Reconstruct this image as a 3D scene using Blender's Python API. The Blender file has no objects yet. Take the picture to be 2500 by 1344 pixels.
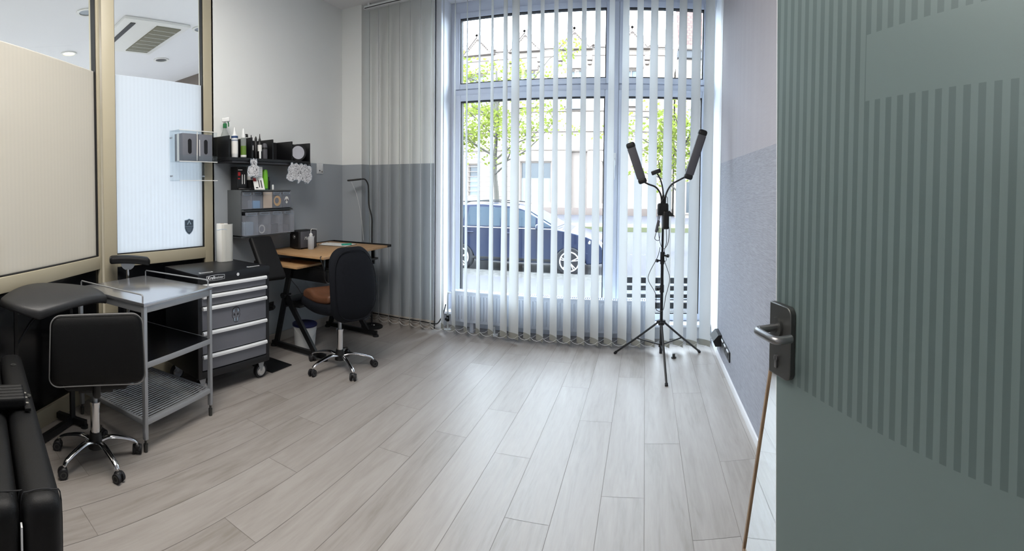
import bpy, bmesh, math, random
from math import sin, cos, pi, radians, hypot, atan2, sqrt
from mathutils import Matrix, Vector

random.seed(7)
SC = bpy.context.scene
COL = SC.collection

# ------------------------------------------------------------------ camera
F, YH, PIT, ROL, YAW, EYE = 1165.4, 493.35, -0.0268, -0.0081, 0.279, 1.45
cd = bpy.data.cameras.new('camera')
cam = bpy.data.objects.new('camera', cd)
COL.objects.link(cam)
SC.camera = cam
cd.type = 'PANO'
cd.panorama_type = 'CENTRAL_CYLINDRICAL'      # the photograph is a phone panorama
cd.central_cylindrical_range_u_min = -1250 / F
cd.central_cylindrical_range_u_max = 1250 / F
cd.central_cylindrical_range_v_min = -(1344 - YH) / F
cd.central_cylindrical_range_v_max = YH / F
cd.central_cylindrical_radius = 1
cd.clip_start = 0.05
R2 = Matrix(((cos(ROL), 0, sin(ROL), 0), (0, 1, 0, 0), (-sin(ROL), 0, cos(ROL), 0), (0, 0, 0, 1)))
cam.matrix_world = (Matrix.Translation((0, 0, EYE)) @ Matrix.Rotation(YAW, 4, 'Z') @ R2
                    @ Matrix.Rotation(PIT, 4, 'X') @ Matrix.Rotation(pi / 2, 4, 'X'))

# ------------------------------------------------------------------ view and world
SC.view_settings.view_transform = 'Standard'
SC.view_settings.look = 'None'
SC.view_settings.gamma = 1
SC.view_settings.use_curve_mapping = False
SC.view_settings.exposure = 0.42
SC.cycles.use_denoising = True
SC.cycles.max_bounces = 10
SC.cycles.diffuse_bounces = 6
SC.cycles.glossy_bounces = 4
SC.cycles.transmission_bounces = 6
SC.cycles.transparent_max_bounces = 40
SC.cycles.caustics_reflective = False
SC.cycles.caustics_refractive = False
SC.cycles.sample_clamp_indirect = 6.0

SKY = 15.0
w = bpy.data.worlds.new('world')
SC.world = w
w.use_nodes = True
bg = w.node_tree.nodes['Background']
bg.inputs['Color'].default_value = (0.78, 0.87, 1.0, 1)
bg.inputs['Strength'].default_value = SKY


def light(name, typ, loc, energy, color=(1, 1, 1), size=0.2, sizey=None, rot=(0, 0, 0), portal=False):
    l = bpy.data.lights.new(name, typ)
    l.energy = energy
    l.color = color
    if typ == 'AREA':
        l.shape = 'RECTANGLE' if sizey else 'DISK'
        l.size = size
        if sizey:
            l.size_y = sizey
        if portal:
            l.cycles.is_portal = True
    elif typ == 'SPOT':
        l.shadow_soft_size = size
        l.spot_size = radians(130)
        l.spot_blend = 0.6
    else:
        l.shadow_soft_size = size
    o = bpy.data.objects.new(name, l)
    o.location = loc
    o.rotation_euler = rot
    COL.objects.link(o)
    return o


light('window_daylight_portal', 'AREA', (-0.68, 5.0, 1.85), 1, size=2.8, sizey=3.2, rot=(-pi / 2, 0, 0), portal=True)
light('side_room_daylight_portal', 'AREA', (-5.6, 4.75, 1.75), 1, size=3.6, sizey=2.7, rot=(-pi / 2, 0, 0), portal=True)
# unseen area lights added under the ceiling to raise the room's brightness
light('ceiling_fill_rear', 'AREA', (-1.3, 0.4, 3.38), 42, (1.0, 0.93, 0.84), size=1.2)
light('ceiling_fill_front', 'AREA', (-1.7, 1.4, 3.38), 46, (1.0, 0.97, 0.93), size=1.5)


# ------------------------------------------------------------------ materials
def lin(h):
    h = h.lstrip('#')
    r = []
    for i in (0, 2, 4):
        v = int(h[i:i + 2], 16) / 255
        r.append(v / 12.92 if v <= .04045 else ((v + .055) / 1.055) ** 2.4)
    return (*r, 1)


def newmat(name):
    m = bpy.data.materials.new(name)
    m.use_nodes = True
    nt = m.node_tree
    return m, nt, nt.nodes['Principled BSDF'], nt.nodes['Material Output']


def P(name, color, rough=.5, metal=0.0, bump=0.0, scale=200.0, var=0.0, spec=.5, stretch=None, coat=0.0, trans=0.0):
    m, nt, b, out = newmat(name)
    c = lin(color) if isinstance(color, str) else color
    b.inputs['Base Color'].default_value = c
    b.inputs['Roughness'].default_value = rough
    b.inputs['Metallic'].default_value = metal
    b.inputs['Specular IOR Level'].default_value = spec
    b.inputs['Coat Weight'].default_value = coat
    b.inputs['Transmission Weight'].default_value = trans
    if bump or var:
        tc = nt.nodes.new('ShaderNodeTexCoord')
        mp = nt.nodes.new('ShaderNodeMapping')
        if stretch:
            mp.inputs['Scale'].default_value = stretch
        nz = nt.nodes.new('ShaderNodeTexNoise')
        nz.inputs['Scale'].default_value = scale
        nz.inputs['Detail'].default_value = 5
        nt.links.new(tc.outputs['Object'], mp.inputs[0])
        nt.links.new(mp.outputs[0], nz.inputs['Vector'])
        if bump:
            bp = nt.nodes.new('ShaderNodeBump')
            bp.inputs['Strength'].default_value = bump
            bp.inputs['Distance'].default_value = .002
            nt.links.new(nz.outputs['Fac'], bp.inputs['Height'])
            nt.links.new(bp.outputs[0], b.inputs['Normal'])
        if var:
            rp = nt.nodes.new('ShaderNodeMapRange')
            rp.inputs['From Min'].default_value = .3
            rp.inputs['From Max'].default_value = .7
            rp.inputs['To Min'].default_value = 1 - var
            rp.inputs['To Max'].default_value = 1 + var
            nt.links.new(nz.outputs['Fac'], rp.inputs['Value'])
            mx = nt.nodes.new('ShaderNodeMix')
            mx.data_type = 'RGBA'
            mx.blend_type = 'MULTIPLY'
            mx.inputs['Factor'].default_value = 1
            mx.inputs['A'].default_value = c
            nt.links.new(rp.outputs[0], mx.inputs['B'])
            nt.links.new(mx.outputs['Result'], b.inputs['Base Color'])
    return m


def glassmat(name, tint, fac=1.0, rough=0.0):
    """thin clear glass: lets light straight through, reflects by angle"""
    m, nt, b, out = newmat(name)
    nt.nodes.remove(b)
    tr = nt.nodes.new('ShaderNodeBsdfTransparent')
    tr.inputs[0].default_value = tint
    gl = nt.nodes.new('ShaderNodeBsdfGlossy')
    gl.inputs['Roughness'].default_value = rough
    lw = nt.nodes.new('ShaderNodeLayerWeight')
    lw.inputs[0].default_value = .5
    pw = nt.nodes.new('ShaderNodeMath')
    pw.operation = 'POWER'
    pw.inputs[1].default_value = 4.0
    nt.links.new(lw.outputs['Facing'], pw.inputs[0])
    fr = nt.nodes.new('ShaderNodeMath')
    fr.operation = 'MULTIPLY_ADD'
    fr.inputs[1].default_value = .6
    fr.inputs[2].default_value = .035
    nt.links.new(pw.outputs[0], fr.inputs[0])
    mu = nt.nodes.new('ShaderNodeMath')
    mu.operation = 'MULTIPLY'
    mu.inputs[1].default_value = fac
    mix = nt.nodes.new('ShaderNodeMixShader')
    nt.links.new(fr.outputs[0], mu.inputs[0])
    nt.links.new(mu.outputs[0], mix.inputs[0])
    nt.links.new(tr.outputs[0], mix.inputs[1])
    nt.links.new(gl.outputs[0], mix.inputs[2])
    nt.links.new(mix.outputs[0], out.inputs[0])
    return m


def sheetmat(name, color, trans=.4, tcol=None, clear=0.0):
    """thin fabric, leaf or film: diffuse with light coming through"""
    m, nt, b, out = newmat(name)
    nt.nodes.remove(b)
    d = nt.nodes.new('ShaderNodeBsdfDiffuse')
    d.inputs[0].default_value = lin(color)
    t = nt.nodes.new('ShaderNodeBsdfTranslucent')
    t.inputs[0].default_value = lin(tcol or color)
    mix = nt.nodes.new('ShaderNodeMixShader')
    mix.inputs[0].default_value = trans
    nt.links.new(d.outputs[0], mix.inputs[1])
    nt.links.new(t.outputs[0], mix.inputs[2])
    last = mix
    if clear:
        tr = nt.nodes.new('ShaderNodeBsdfTransparent')
        m2 = nt.nodes.new('ShaderNodeMixShader')
        m2.inputs[0].default_value = clear
        nt.links.new(mix.outputs[0], m2.inputs[1])
        nt.links.new(tr.outputs[0], m2.inputs[2])
        last = m2
    nt.links.new(last.outputs[0], out.inputs[0])
    return m


def emimat(name, color, s):
    m, nt, b, out = newmat(name)
    b.inputs['Base Color'].default_value = lin(color)
    b.inputs['Emission Color'].default_value = lin(color)
    b.inputs['Emission Strength'].default_value = s
    return m


def math_node(nt, op, a, b=None, c=None):
    n = nt.nodes.new('ShaderNodeMath')
    n.operation = op
    for i, v in enumerate((a, b, c)):
        if v is None:
            continue
        if isinstance(v, (int, float)):
            n.inputs[i].default_value = v
        else:
            nt.links.new(v, n.inputs[i])
    return n.outputs[0]


def wood(name, base, dark, scale=(1, 12, 12), rough=.45):
    m, nt, b, out = newmat(name)
    tc = nt.nodes.new('ShaderNodeTexCoord')
    mp = nt.nodes.new('ShaderNodeMapping')
    mp.inputs['Scale'].default_value = scale
    nz = nt.nodes.new('ShaderNodeTexNoise')
    nz.inputs['Scale'].default_value = 4
    nz.inputs['Detail'].default_value = 8
    nz.inputs['Distortion'].default_value = .6
    cr = nt.nodes.new('ShaderNodeValToRGB')
    cr.color_ramp.elements[0].position = .3
    cr.color_ramp.elements[0].color = lin(dark)
    cr.color_ramp.elements[1].position = .7
    cr.color_ramp.elements[1].color = lin(base)
    nt.links.new(tc.outputs['Object'], mp.inputs[0])
    nt.links.new(mp.outputs[0], nz.inputs['Vector'])
    nt.links.new(nz.outputs['Fac'], cr.inputs[0])
    nt.links.new(cr.outputs[0], b.inputs['Base Color'])
    b.inputs['Roughness'].default_value = rough
    return m


def paint2(name, upper, lower, zline, rough=.85, weave=False):
    """wall paint: one colour above zline, another below"""
    m, nt, b, out = newmat(name)
    tc = nt.nodes.new('ShaderNodeNewGeometry')
    sp = nt.nodes.new('ShaderNodeSeparateXYZ')
    nt.links.new(tc.outputs['Position'], sp.inputs[0])
    gt = math_node(nt, 'GREATER_THAN', sp.outputs[2], zline)
    nz = nt.nodes.new('ShaderNodeTexNoise')
    nz.inputs['Scale'].default_value = 2.5
    nz.inputs['Detail'].default_value = 3
    nt.links.new(tc.outputs['Position'], nz.inputs['Vector'])
    mx = nt.nodes.new('ShaderNodeMix')
    mx.data_type = 'RGBA'
    mx.inputs['A'].default_value = lin(lower)
    mx.inputs['B'].default_value = lin(upper)
    nt.links.new(gt, mx.inputs['Factor'])
    src = mx.outputs['Result']
    if weave:
        mp = nt.nodes.new('ShaderNodeMapping')
        mp.inputs['Scale'].default_value = (60, 14, 420)
        n2 = nt.nodes.new('ShaderNodeTexNoise')
        n2.inputs['Scale'].default_value = 1
        n2.inputs['Detail'].default_value = 4
        nt.links.new(tc.outputs['Position'], mp.inputs[0])
        nt.links.new(mp.outputs[0], n2.inputs['Vector'])
        mp3 = nt.nodes.new('ShaderNodeMapping')
        mp3.inputs['Scale'].default_value = (1, 9, .5)
        n3 = nt.nodes.new('ShaderNodeTexNoise')
        n3.inputs['Scale'].default_value = 1.4
        n3.inputs['Detail'].default_value = 3
        nt.links.new(tc.outputs['Position'], mp3.inputs[0])
        nt.links.new(mp3.outputs[0], n3.inputs['Vector'])
        lo = math_node(nt, 'SUBTRACT', 1.0, gt)
        amp = math_node(nt, 'MULTIPLY_ADD', lo, .9, .12)
        a = math_node(nt, 'SUBTRACT', n2.outputs['Fac'], .5)
        a = math_node(nt, 'MULTIPLY', a, amp)
        c2 = math_node(nt, 'MULTIPLY_ADD', n3.outputs['Fac'], .12, .94)
        a = math_node(nt, 'ADD', a, c2)
        m2 = nt.nodes.new('ShaderNodeMix')
        m2.data_type = 'RGBA'
        m2.blend_type = 'MULTIPLY'
        m2.inputs['Factor'].default_value = 1
        nt.links.new(src, m2.inputs['A'])
        nt.links.new(a, m2.inputs['B'])
        src = m2.outputs['Result']
        bp = nt.nodes.new('ShaderNodeBump')
        bp.inputs['Strength'].default_value = .35
        bp.inputs['Distance'].default_value = .002
        nt.links.new(n2.outputs['Fac'], bp.inputs['Height'])
        nt.links.new(bp.outputs[0], b.inputs['Normal'])
    nt.links.new(src, b.inputs['Base Color'])
    b.inputs['Roughness'].default_value = rough
    b.inputs['Specular IOR Level'].default_value = .3
    return m


MT = dict(
    wall_l=paint2('wall_paint_grey', '#e4e6e4', '#9ca2a7', 1.715),
    wall_r=paint2('wallpaper_grey', '#a09da2', '#8f9199', 1.705, weave=True),
    white=P('white_paint', '#dcdee2', .7, bump=.1, scale=60),
    ceil=P('ceiling_paint', '#dededf', .9),
    ceil2=P('side_room_ceiling', '#c9c7c8', .9),
    upvc=P('white_window_plastic', '#c6cbd8', .35),
    gasket=P('black_gasket', '#0c0d10', .6),
    cream=P('cream_frame_paint', '#a9a18b', .42),
    base=P('baseboard_white', '#d2d2d4', .5),
    tilebase=P('baseboard_tile', '#a9a29a', .5),
    black=P('black_metal', '#0b0c0f', .42),
    blackp=P('black_plastic', '#0a0a0c', .5),
    blackm=P('matt_black', '#131418', .8),
    panelb=P('black_panel', '#07080b', .22),
    leather=P('black_leather', '#08090b', .55, spec=.25, bump=.25, scale=260),
    leathg=P('grey_leather', '#232426', .5, bump=.25, scale=260),
    suede=P('dark_suede', '#0c0f16', .8, spec=.2, bump=.3, scale=300),
    brown=P('brown_leather', '#5b3a26', .5, bump=.3, scale=150, var=.2),
    piping=P('light_piping', '#6c6c6c', .5),
    chrome=P('chrome', '#d8d8da', .12, metal=1),
    steel=P('brushed_steel', '#a6a9ad', .36, metal=.55),
    steelb=P('bright_steel_sheet', '#c9ccd2', .2, metal=.85),
    alu=P('silver_handle', '#e2e4e6', .3, metal=.15),
    tool=P('tool_cabinet_black', '#0d0f14', .38),
    drawer=P('drawer_grey', '#6e7078', .45),
    dkgrey=P('door_hardware_grey', '#4a4b4a', .38, metal=.7),
    handle=P('door_lever_metal', '#7d7d7e', .3, metal=.9),
    woodt=wood('table_beech', '#b28f68', '#9c7a55', (1.5, 14, 14)),
    woodf=wood('mirror_frame_wood', '#8b7358', '#6b543e', (30, 30, 1)),
    mirror=P('mirror_glass', '#eceeee', .02, metal=1),
    paper=P('paper_white', '#dcdcd8', .8),
    paper2=sheetmat('paper_roll_sheet', '#d9d9d2', .2),
    wplast=P('white_plastic', '#d4d6d6', .4),
    red=P('red_print', '#a02326', .5),
    green=P('green_plastic', '#6fb62c', .35),
    dgreen=P('green_trigger', '#1f6b3d', .4),
    olive=P('olive_label', '#5d7b2c', .5),
    blue=P('blue_label', '#1f3c68', .5),
    lblue=P('light_blue_box', '#74b4e6', .5),
    navy=P('navy_lid', '#161b44', .45),
    teal=P('teal_marker', '#2fa08c', .4),
    gbox=P('grey_glove_box', '#6a6d75', .6),
    darkhole=P('dark_slot', '#0b0d14', .9),
    wood_b=P('blond_print', '#b7a89a', .6),
    print1=P('skin_print', '#b99a76', .6),
    acryl=glassmat('clear_acrylic', (.93, .95, .96, 1), 1.0),
    binp=sheetmat('clear_bin_plastic', '#b9bec8', .3, clear=.72),
    glass=glassmat('window_glass', (.95, .98, .98, 1), .7),
    slat=sheetmat('blind_fabric', '#c2c4c4', .2),
    slathem=P('blind_hem', '#8f8f88', .8),
    radiator=P('radiator_enamel', '#c8ced9', .35),
    dark_bin=P('organizer_grey', '#54585a', .6),
    lighttube=P('lamp_diffuser_off', '#4a4a50', .6),
    rubber=P('rubber', '#15151a', .7),
    greyw=P('caster_grey', '#9fa1a4', .5),
    sticker=P('shield_sticker', '#3c4a58', .5),
    stickl=P('shield_light', '#8ea2b4', .5),
    ink=P('ink_line', '#33343a', .7),
    facade=P('facade_cream', '#877c72', .9, bump=.1, scale=4, var=.04),
    facade2=P('facade_trim', '#6a6059', .9),
    plinth=P('facade_plinth', '#574c46', .9),
    shopgl=P('shop_window_dark', '#23282c', .3),
    curtain=P('shop_curtain', '#64696b', .8),
    roof=None, street=P('asphalt', '#333135', .9, bump=.2, scale=30, var=.08),
    walk=P('sidewalk_slabs', '#39373c', .85, scale=8, var=.06),
    cobble=None,
    carb=P('car_paint_navy', '#16223c', .28, coat=.6),
    carg=P('car_glass', '#3a4650', .1),
    carl=P('car_headlamp', '#c8ccd0', .15, metal=.6),
    leaf=sheetmat('spring_leaf', '#59622c', .5, '#757f37'),
    bark=P('bark', '#47433c', .9),
    acw=P('ac_white', '#d8d7d2', .5),
    acg=P('ac_grille', '#6d6a58', .7),
    acd=P('ac_dark', '#38383a', .7),
    lampglow=emimat('downlight_glow', '#fff3cf', 1.6),
    lampoff=P('downlight_inner', '#6a6e72', .3, metal=.6),
    hedge=P('hedge', '#4a4c33', .9),
)


def roofmat():
    m, nt, b, out = newmat('clay_roof_tiles')
    g = nt.nodes.new('ShaderNodeTexCoord')
    br = nt.nodes.new('ShaderNodeTexBrick')
    br.inputs['Scale'].default_value = 1.0
    br.inputs['Brick Width'].default_value = .32
    br.inputs['Row Height'].default_value = .34
    br.inputs['Mortar Size'].default_value = .03
    br.inputs['Color1'].default_value = lin('#503226')
    br.inputs['Color2'].default_value = lin('#43271e')
    br.inputs['Mortar'].default_value = lin('#2a1814')
    nt.links.new(g.outputs['Object'], br.inputs['Vector'])
    nt.links.new(br.outputs['Color'], b.inputs['Base Color'])
    b.inputs['Roughness'].default_value = .8
    return m


def cobblemat():
    m, nt, b, out = newmat('cobbles')
    g = nt.nodes.new('ShaderNodeTexCoord')
    v = nt.nodes.new('ShaderNodeTexVoronoi')
    v.inputs['Scale'].default_value = 9
    cr = nt.nodes.new('ShaderNodeValToRGB')
    cr.color_ramp.elements[0].color = lin('#514f4d')
    cr.color_ramp.elements[1].color = lin('#35332f')
    cr.color_ramp.elements[1].position = .6
    nt.links.new(g.outputs['Object'], v.inputs['Vector'])
    nt.links.new(v.outputs['Distance'], cr.inputs[0])
    nt.links.new(cr.outputs[0], b.inputs['Base Color'])
    b.inputs['Roughness'].default_value = .85
    return m


MT['roof'] = roofmat()
MT['cobble'] = cobblemat()


# ------------------------------------------------------------------ mesh helpers
EACH = {'ceiling_clip', 'side_cover', 'insert', 'lid', 'switch', 'marking', 'side_rail', 'lid_recess', 'recess_slot',
        'speaker_foot', 'black_stroke', 'print_mark', 'snap_button', 'fixing_screw', 'shelf_rim', 'radiator_bracket', 'wheel_ring', 'caster_wheel', 'emblem_light', 'emblem_line', 'control_panel',
        'dentil', 'eye_mark', 'rail', 'console', 'frieze'}
class MB:
    def __init__(s):
        s.bm = bmesh.new()

    def _add(s, vs, fs, mat=None):
        if mat is not None:
            vs = [mat @ Vector(v) for v in vs]
        bv = [s.bm.verts.new(v) for v in vs]
        for f in fs:
            try:
                s.bm.faces.new([bv[i] for i in f])
            except ValueError:
                pass
        return bv

    def box(s, x0, x1, y0, y1, z0, z1, bev=0, mat=None, seg=2):
        b = bmesh.new()
        vs = [b.verts.new(v) for v in ((x0, y0, z0), (x1, y0, z0), (x1, y1, z0), (x0, y1, z0),
                                       (x0, y0, z1), (x1, y0, z1), (x1, y1, z1), (x0, y1, z1))]
        for f in ((0, 3, 2, 1), (4, 5, 6, 7), (0, 1, 5, 4), (1, 2, 6, 5), (2, 3, 7, 6), (3, 0, 4, 7)):
            b.faces.new([vs[i] for i in f])
        if bev:
            bmesh.ops.bevel(b, geom=b.edges[:], offset=bev, segments=seg, profile=.6, affect='EDGES')
        s.merge(b, mat)
        return s

    def cbox(s, c, d, bev=0, mat=None, seg=2):
        x, y, z = c
        a, b_, c_ = d
        return s.box(x - a / 2, x + a / 2, y - b_ / 2, y + b_ / 2, z - c_ / 2, z + c_ / 2, bev, mat, seg)

    def merge(s, b, mat=None):
        b.verts.ensure_lookup_table()
        b.verts.index_update()
        s._add([v.co.copy() for v in b.verts], [[v.index for v in f.verts] for f in b.faces], mat)
        b.free()

    def beam(s, p0, p1, a, b=None, bev=0):
        """square bar from p0 to p1, section a x b"""
        b = b or a
        p0, p1 = Vector(p0), Vector(p1)
        d = p1 - p0
        L = d.length
        q = d.to_track_quat('Z', 'Y').to_matrix().to_4x4()
        s.box(-a / 2, a / 2, -b / 2, b / 2, 0, L, bev, Matrix.Translation(p0) @ q)
        return s

    def cyl(s, p0, p1, r0, r1=None, n=16, cap=True):
        r1 = r0 if r1 is None else r1
        p0, p1 = Vector(p0), Vector(p1)
        q = (p1 - p0).to_track_quat('Z', 'Y').to_matrix().to_4x4()
        L = (p1 - p0).length
        vs = [(r0 * cos(2 * pi * i / n), r0 * sin(2 * pi * i / n), 0) for i in range(n)]
        vs += [(r1 * cos(2 * pi * i / n), r1 * sin(2 * pi * i / n), L) for i in range(n)]
        fs = [(i, (i + 1) % n, (i + 1) % n + n, i + n) for i in range(n)]
        if cap:
            fs += [tuple(range(n))[::-1], tuple(range(n, 2 * n))]
        s._add(vs, fs, Matrix.Translation(p0) @ q)
        return s

    def tube(s, pts, r, n=8, smooth=0, flat=1.0, closed=False):
        pts = [Vector(p) for p in pts]
        if smooth:
            pts = catmull(pts, smooth)
        rs = r if isinstance(r, (list, tuple)) else [r] * len(pts)
        if len(rs) != len(pts):
            rs = [rs[0] + (rs[-1] - rs[0]) * i / (len(pts) - 1) for i in range(len(pts))]
        rings = []
        up = Vector((0, 0, 1))
        prev = None
        for i, p in enumerate(pts):
            t = (pts[min(i + 1, len(pts) - 1)] - pts[max(i - 1, 0)])
            t = t.normalized() if t.length > 1e-9 else Vector((0, 0, 1))
            if prev is None:
                a = up if abs(t.z) < .95 else Vector((1, 0, 0))
                x = t.cross(a).normalized()
            else:
                x = (prev - t * prev.dot(t))
                x = x.normalized() if x.length > 1e-6 else t.cross(up).normalized()
            prev = x
            y = t.cross(x)
            rings.append([s.bm.verts.new(p + (x * cos(2 * pi * k / n) + y * flat * sin(2 * pi * k / n)) * rs[i]) for k in range(n)])
        for a, b in zip(rings, rings[1:]):
            for k in range(n):
                s.bm.faces.new((a[k], a[(k + 1) % n], b[(k + 1) % n], b[k]))
        if closed:
            pass
        s.bm.faces.new(rings[0][::-1])
        s.bm.faces.new(rings[-1])
        return s

    def lathe(s, prof, c=(0, 0, 0), n=24, mat=None):
        vs, fs = [], []
        for r, z in prof:
            for k in range(n):
                a = 2 * pi * k / n
                vs.append((c[0] + max(r, 1e-5) * cos(a), c[1] + max(r, 1e-5) * sin(a), c[2] + z))
        for i in range(len(prof) - 1):
            for k in range(n):
                fs.append((i * n + k, i * n + (k + 1) % n, (i + 1) * n + (k + 1) % n, (i + 1) * n + k))
        fs.append(tuple(range(n))[::-1])
        m = len(prof) - 1
        fs.append(tuple(range(m * n, m * n + n)))
        s._add(vs, fs, mat)
        return s

    def prism(s, poly, h, mat=None):
        """poly in local xy, extruded along local z by h"""
        n = len(poly)
        vs = [(p[0], p[1], 0) for p in poly] + [(p[0], p[1], h) for p in poly]
        fs = [tuple(range(n))[::-1], tuple(range(n, 2 * n))]
        fs += [(i, (i + 1) % n, (i + 1) % n + n, i + n) for i in range(n)]
        s._add(vs, fs, mat)
        return s

    def ring(s, ro, ri, h, mat=None, n=32):
        vs, fs = [], []
        for (r, z) in ((ri, 0), (ro, 0), (ro, h), (ri, h)):
            vs += [(r * cos(2 * pi * k / n), r * sin(2 * pi * k / n), z) for k in range(n)]
        for i in range(4):
            j = (i + 1) % 4
            fs += [(i * n + k, i * n + (k + 1) % n, j * n + (k + 1) % n, j * n + k) for k in range(n)]
        s._add(vs, fs, mat)
        return s

    def pad(s, a, b, c, r, fn=None, mat=None, k=4, m=8):
        """rounded box with half sizes a,b,c, corner radius r, bent by fn"""
        def S(h):
            rr = min(r, h)
            o = [-h + rr * (1 - cos(pi / 2 * i / k)) for i in range(k)]
            mid = [-(h - rr) + 2 * (h - rr) * i / m for i in range(m + 1)]
            return o + mid + [-v for v in o[::-1]]
        X, Y, Z = S(a), S(b), S(c)
        V = {}
        def v(p):
            key = tuple(round(t, 6) for t in p)
            if key not in V:
                inn = Vector([max(-(h - min(r, h)), min(h - min(r, h), t)) for t, h in zip(p, (a, b, c))])
                d = Vector(p) - inn
                q = Vector(p)
                if d.length > 1e-9:
                    if r <= min(a, b, c) + 1e-9:
                        q = inn + d.normalized() * r
                    else:
                        rr = Vector([min(r, h) for h in (a, b, c)])
                        e = Vector([d[i] / max(rr[i], 1e-9) for i in range(3)])
                        e = e.normalized()
                        q = inn + Vector([e[i] * rr[i] for i in range(3)])
                if fn:
                    q = Vector(fn(q))
                if mat is not None:
                    q = mat @ q
                V[key] = s.bm.verts.new(q)
            return V[key]
        def grid(U, W, f, flip):
            for i in range(len(U) - 1):
                for j in range(len(W) - 1):
                    q = [v(f(U[i], W[j])), v(f(U[i + 1], W[j])), v(f(U[i + 1], W[j + 1])), v(f(U[i], W[j + 1]))]
                    if flip:
                        q = q[::-1]
                    if len(set(q)) == 4:
                        try:
                            s.bm.faces.new(q)
                        except ValueError:
                            pass
        grid(X, Y, lambda x, y: (x, y, c), False)
        grid(X, Y, lambda x, y: (x, y, -c), True)
        grid(Y, Z, lambda y, z: (a, y, z), False)
        grid(Y, Z, lambda y, z: (-a, y, z), True)
        grid(X, Z, lambda x, z: (x, -b, z), False)
        grid(X, Z, lambda x, z: (x, b, z), True)
        return s

    def build(s, name, mat, parent=None, smooth=True, ang=38):
        if name in EACH:                      # several alike pieces: each becomes an object of its own
            comps = s.components()
            if len(comps) > 1:
                out = None
                for c in comps:
                    k = MB()
                    mp = {v: k.bm.verts.new(v.co) for v in c}
                    for f in {f for v in c for f in v.link_faces}:
                        k.bm.faces.new([mp[v] for v in f.verts])
                    out = k._build(name, mat, parent, smooth, ang)
                s.bm.free()
                return out
        return s._build(name, mat, parent, smooth, ang)

    def components(s):
        seen, out = set(), []
        for v in s.bm.verts:
            if v in seen:
                continue
            st, c = [v], []
            seen.add(v)
            while st:
                q = st.pop()
                c.append(q)
                for e in q.link_edges:
                    o = e.other_vert(q)
                    if o not in seen:
                        seen.add(o)
                        st.append(o)
            out.append(c)
        return out

    def _build(s, name, mat, parent=None, smooth=True, ang=38):
        if s.bm.faces:
            bmesh.ops.recalc_face_normals(s.bm, faces=s.bm.faces[:])
        me = bpy.data.meshes.new(name)
        s.bm.to_mesh(me)
        s.bm.free()
        if smooth and len(me.polygons):
            me.shade_smooth()
            me.set_sharp_from_angle(angle=radians(ang))
        me.materials.append(MT[mat] if isinstance(mat, str) else mat)
        o = bpy.data.objects.new(name, me)
        COL.objects.link(o)
        if parent is not None:
            o.parent = parent
        return o


def catmull(p, n):
    out = []
    for i in range(len(p) - 1):
        p0, p1, p2, p3 = p[max(i - 1, 0)], p[i], p[i + 1], p[min(i + 2, len(p) - 1)]
        for k in range(n):
            t = k / n
            out.append(.5 * ((2 * p1) + (p2 - p0) * t + (2 * p0 - 5 * p1 + 4 * p2 - p3) * t * t + (-p0 + 3 * p1 - 3 * p2 + p3) * t ** 3))
    out.append(p[-1])
    return out


def tag(o, label, cat, group=None, kind=None):
    o['label'] = label
    o['category'] = cat
    if group:
        o['group'] = group
    if kind:
        o['kind'] = kind
    return o


def thing(name, loc, label, cat, rz=0, group=None):
    o = bpy.data.objects.new(name, None)
    o.empty_display_size = .1
    o.location = loc
    o.rotation_euler = (0, 0, rz)
    COL.objects.link(o)
    return tag(o, label, cat, group)


def struct(o, label=None):
    o['kind'] = 'structure'
    if label:
        o['label'] = label
    return o


def sthing(name, loc=(0, 0, 0), rz=0, label=None):
    o = bpy.data.objects.new(name, None)
    o.empty_display_size = .1
    o.location = loc
    o.rotation_euler = (0, 0, rz)
    COL.objects.link(o)
    return struct(o, label)


def rotm(loc=(0, 0, 0), rx=0, ry=0, rz=0):
    return Matrix.Translation(loc) @ Matrix.Rotation(rz, 4, 'Z') @ Matrix.Rotation(ry, 4, 'Y') @ Matrix.Rotation(rx, 4, 'X')


def text(body, size, mat, parent, M, name='lettering', ext=.0006, shear=0, bold=0, sx=1):
    cu = bpy.data.curves.new(name, 'FONT')
    cu.body = body
    cu.size = size
    cu.extrude = ext
    cu.shear = shear
    cu.offset = bold
    cu.align_x = 'CENTER'
    cu.align_y = 'CENTER'
    t = bpy.data.objects.new(name, cu)
    COL.objects.link(t)
    dg = bpy.context.evaluated_depsgraph_get()
    me = bpy.data.meshes.new_from_object(t.evaluated_get(dg))
    bpy.data.objects.remove(t)
    me.transform(M @ Matrix.Diagonal((sx, 1, 1, 1)))
    me.materials.clear()
    me.materials.append(MT[mat])
    o = bpy.data.objects.new(name, me)
    COL.objects.link(o)
    if parent is not None:
        o.parent = parent
    return o


# matrices laying local xy onto walls: facing +x (wall at left) and so on
def face_px(x, y, z, roll=0):
    """local x -> world +y, local y -> world +z, local z -> world +x"""
    return Matrix(((0, 0, 1, x), (1, 0, 0, y), (0, 1, 0, z), (0, 0, 0, 1))) @ Matrix.Rotation(roll, 4, 'Z')


def face_mx(x, y, z):
    """local x -> world -y, local y -> world +z, local z -> world -x"""
    return Matrix(((0, 0, -1, x), (-1, 0, 0, y), (0, 1, 0, z), (0, 0, 0, 1)))


def face_my(x, y, z):
    """local x -> +x, y -> +z, z -> -y"""
    return Matrix(((1, 0, 0, x), (0, 0, -1, y), (0, 1, 0, z), (0, 0, 0, 1)))


# ================================================================== THE SETTING
HZ = 3.42          # ceiling
WL, WR, WY = -3.15, 0.66, 4.45   # left wall, right wall, window wall
GY = 4.75          # window plane
TW, T0, TL = 0.203, 0.0167, 1.453


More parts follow.
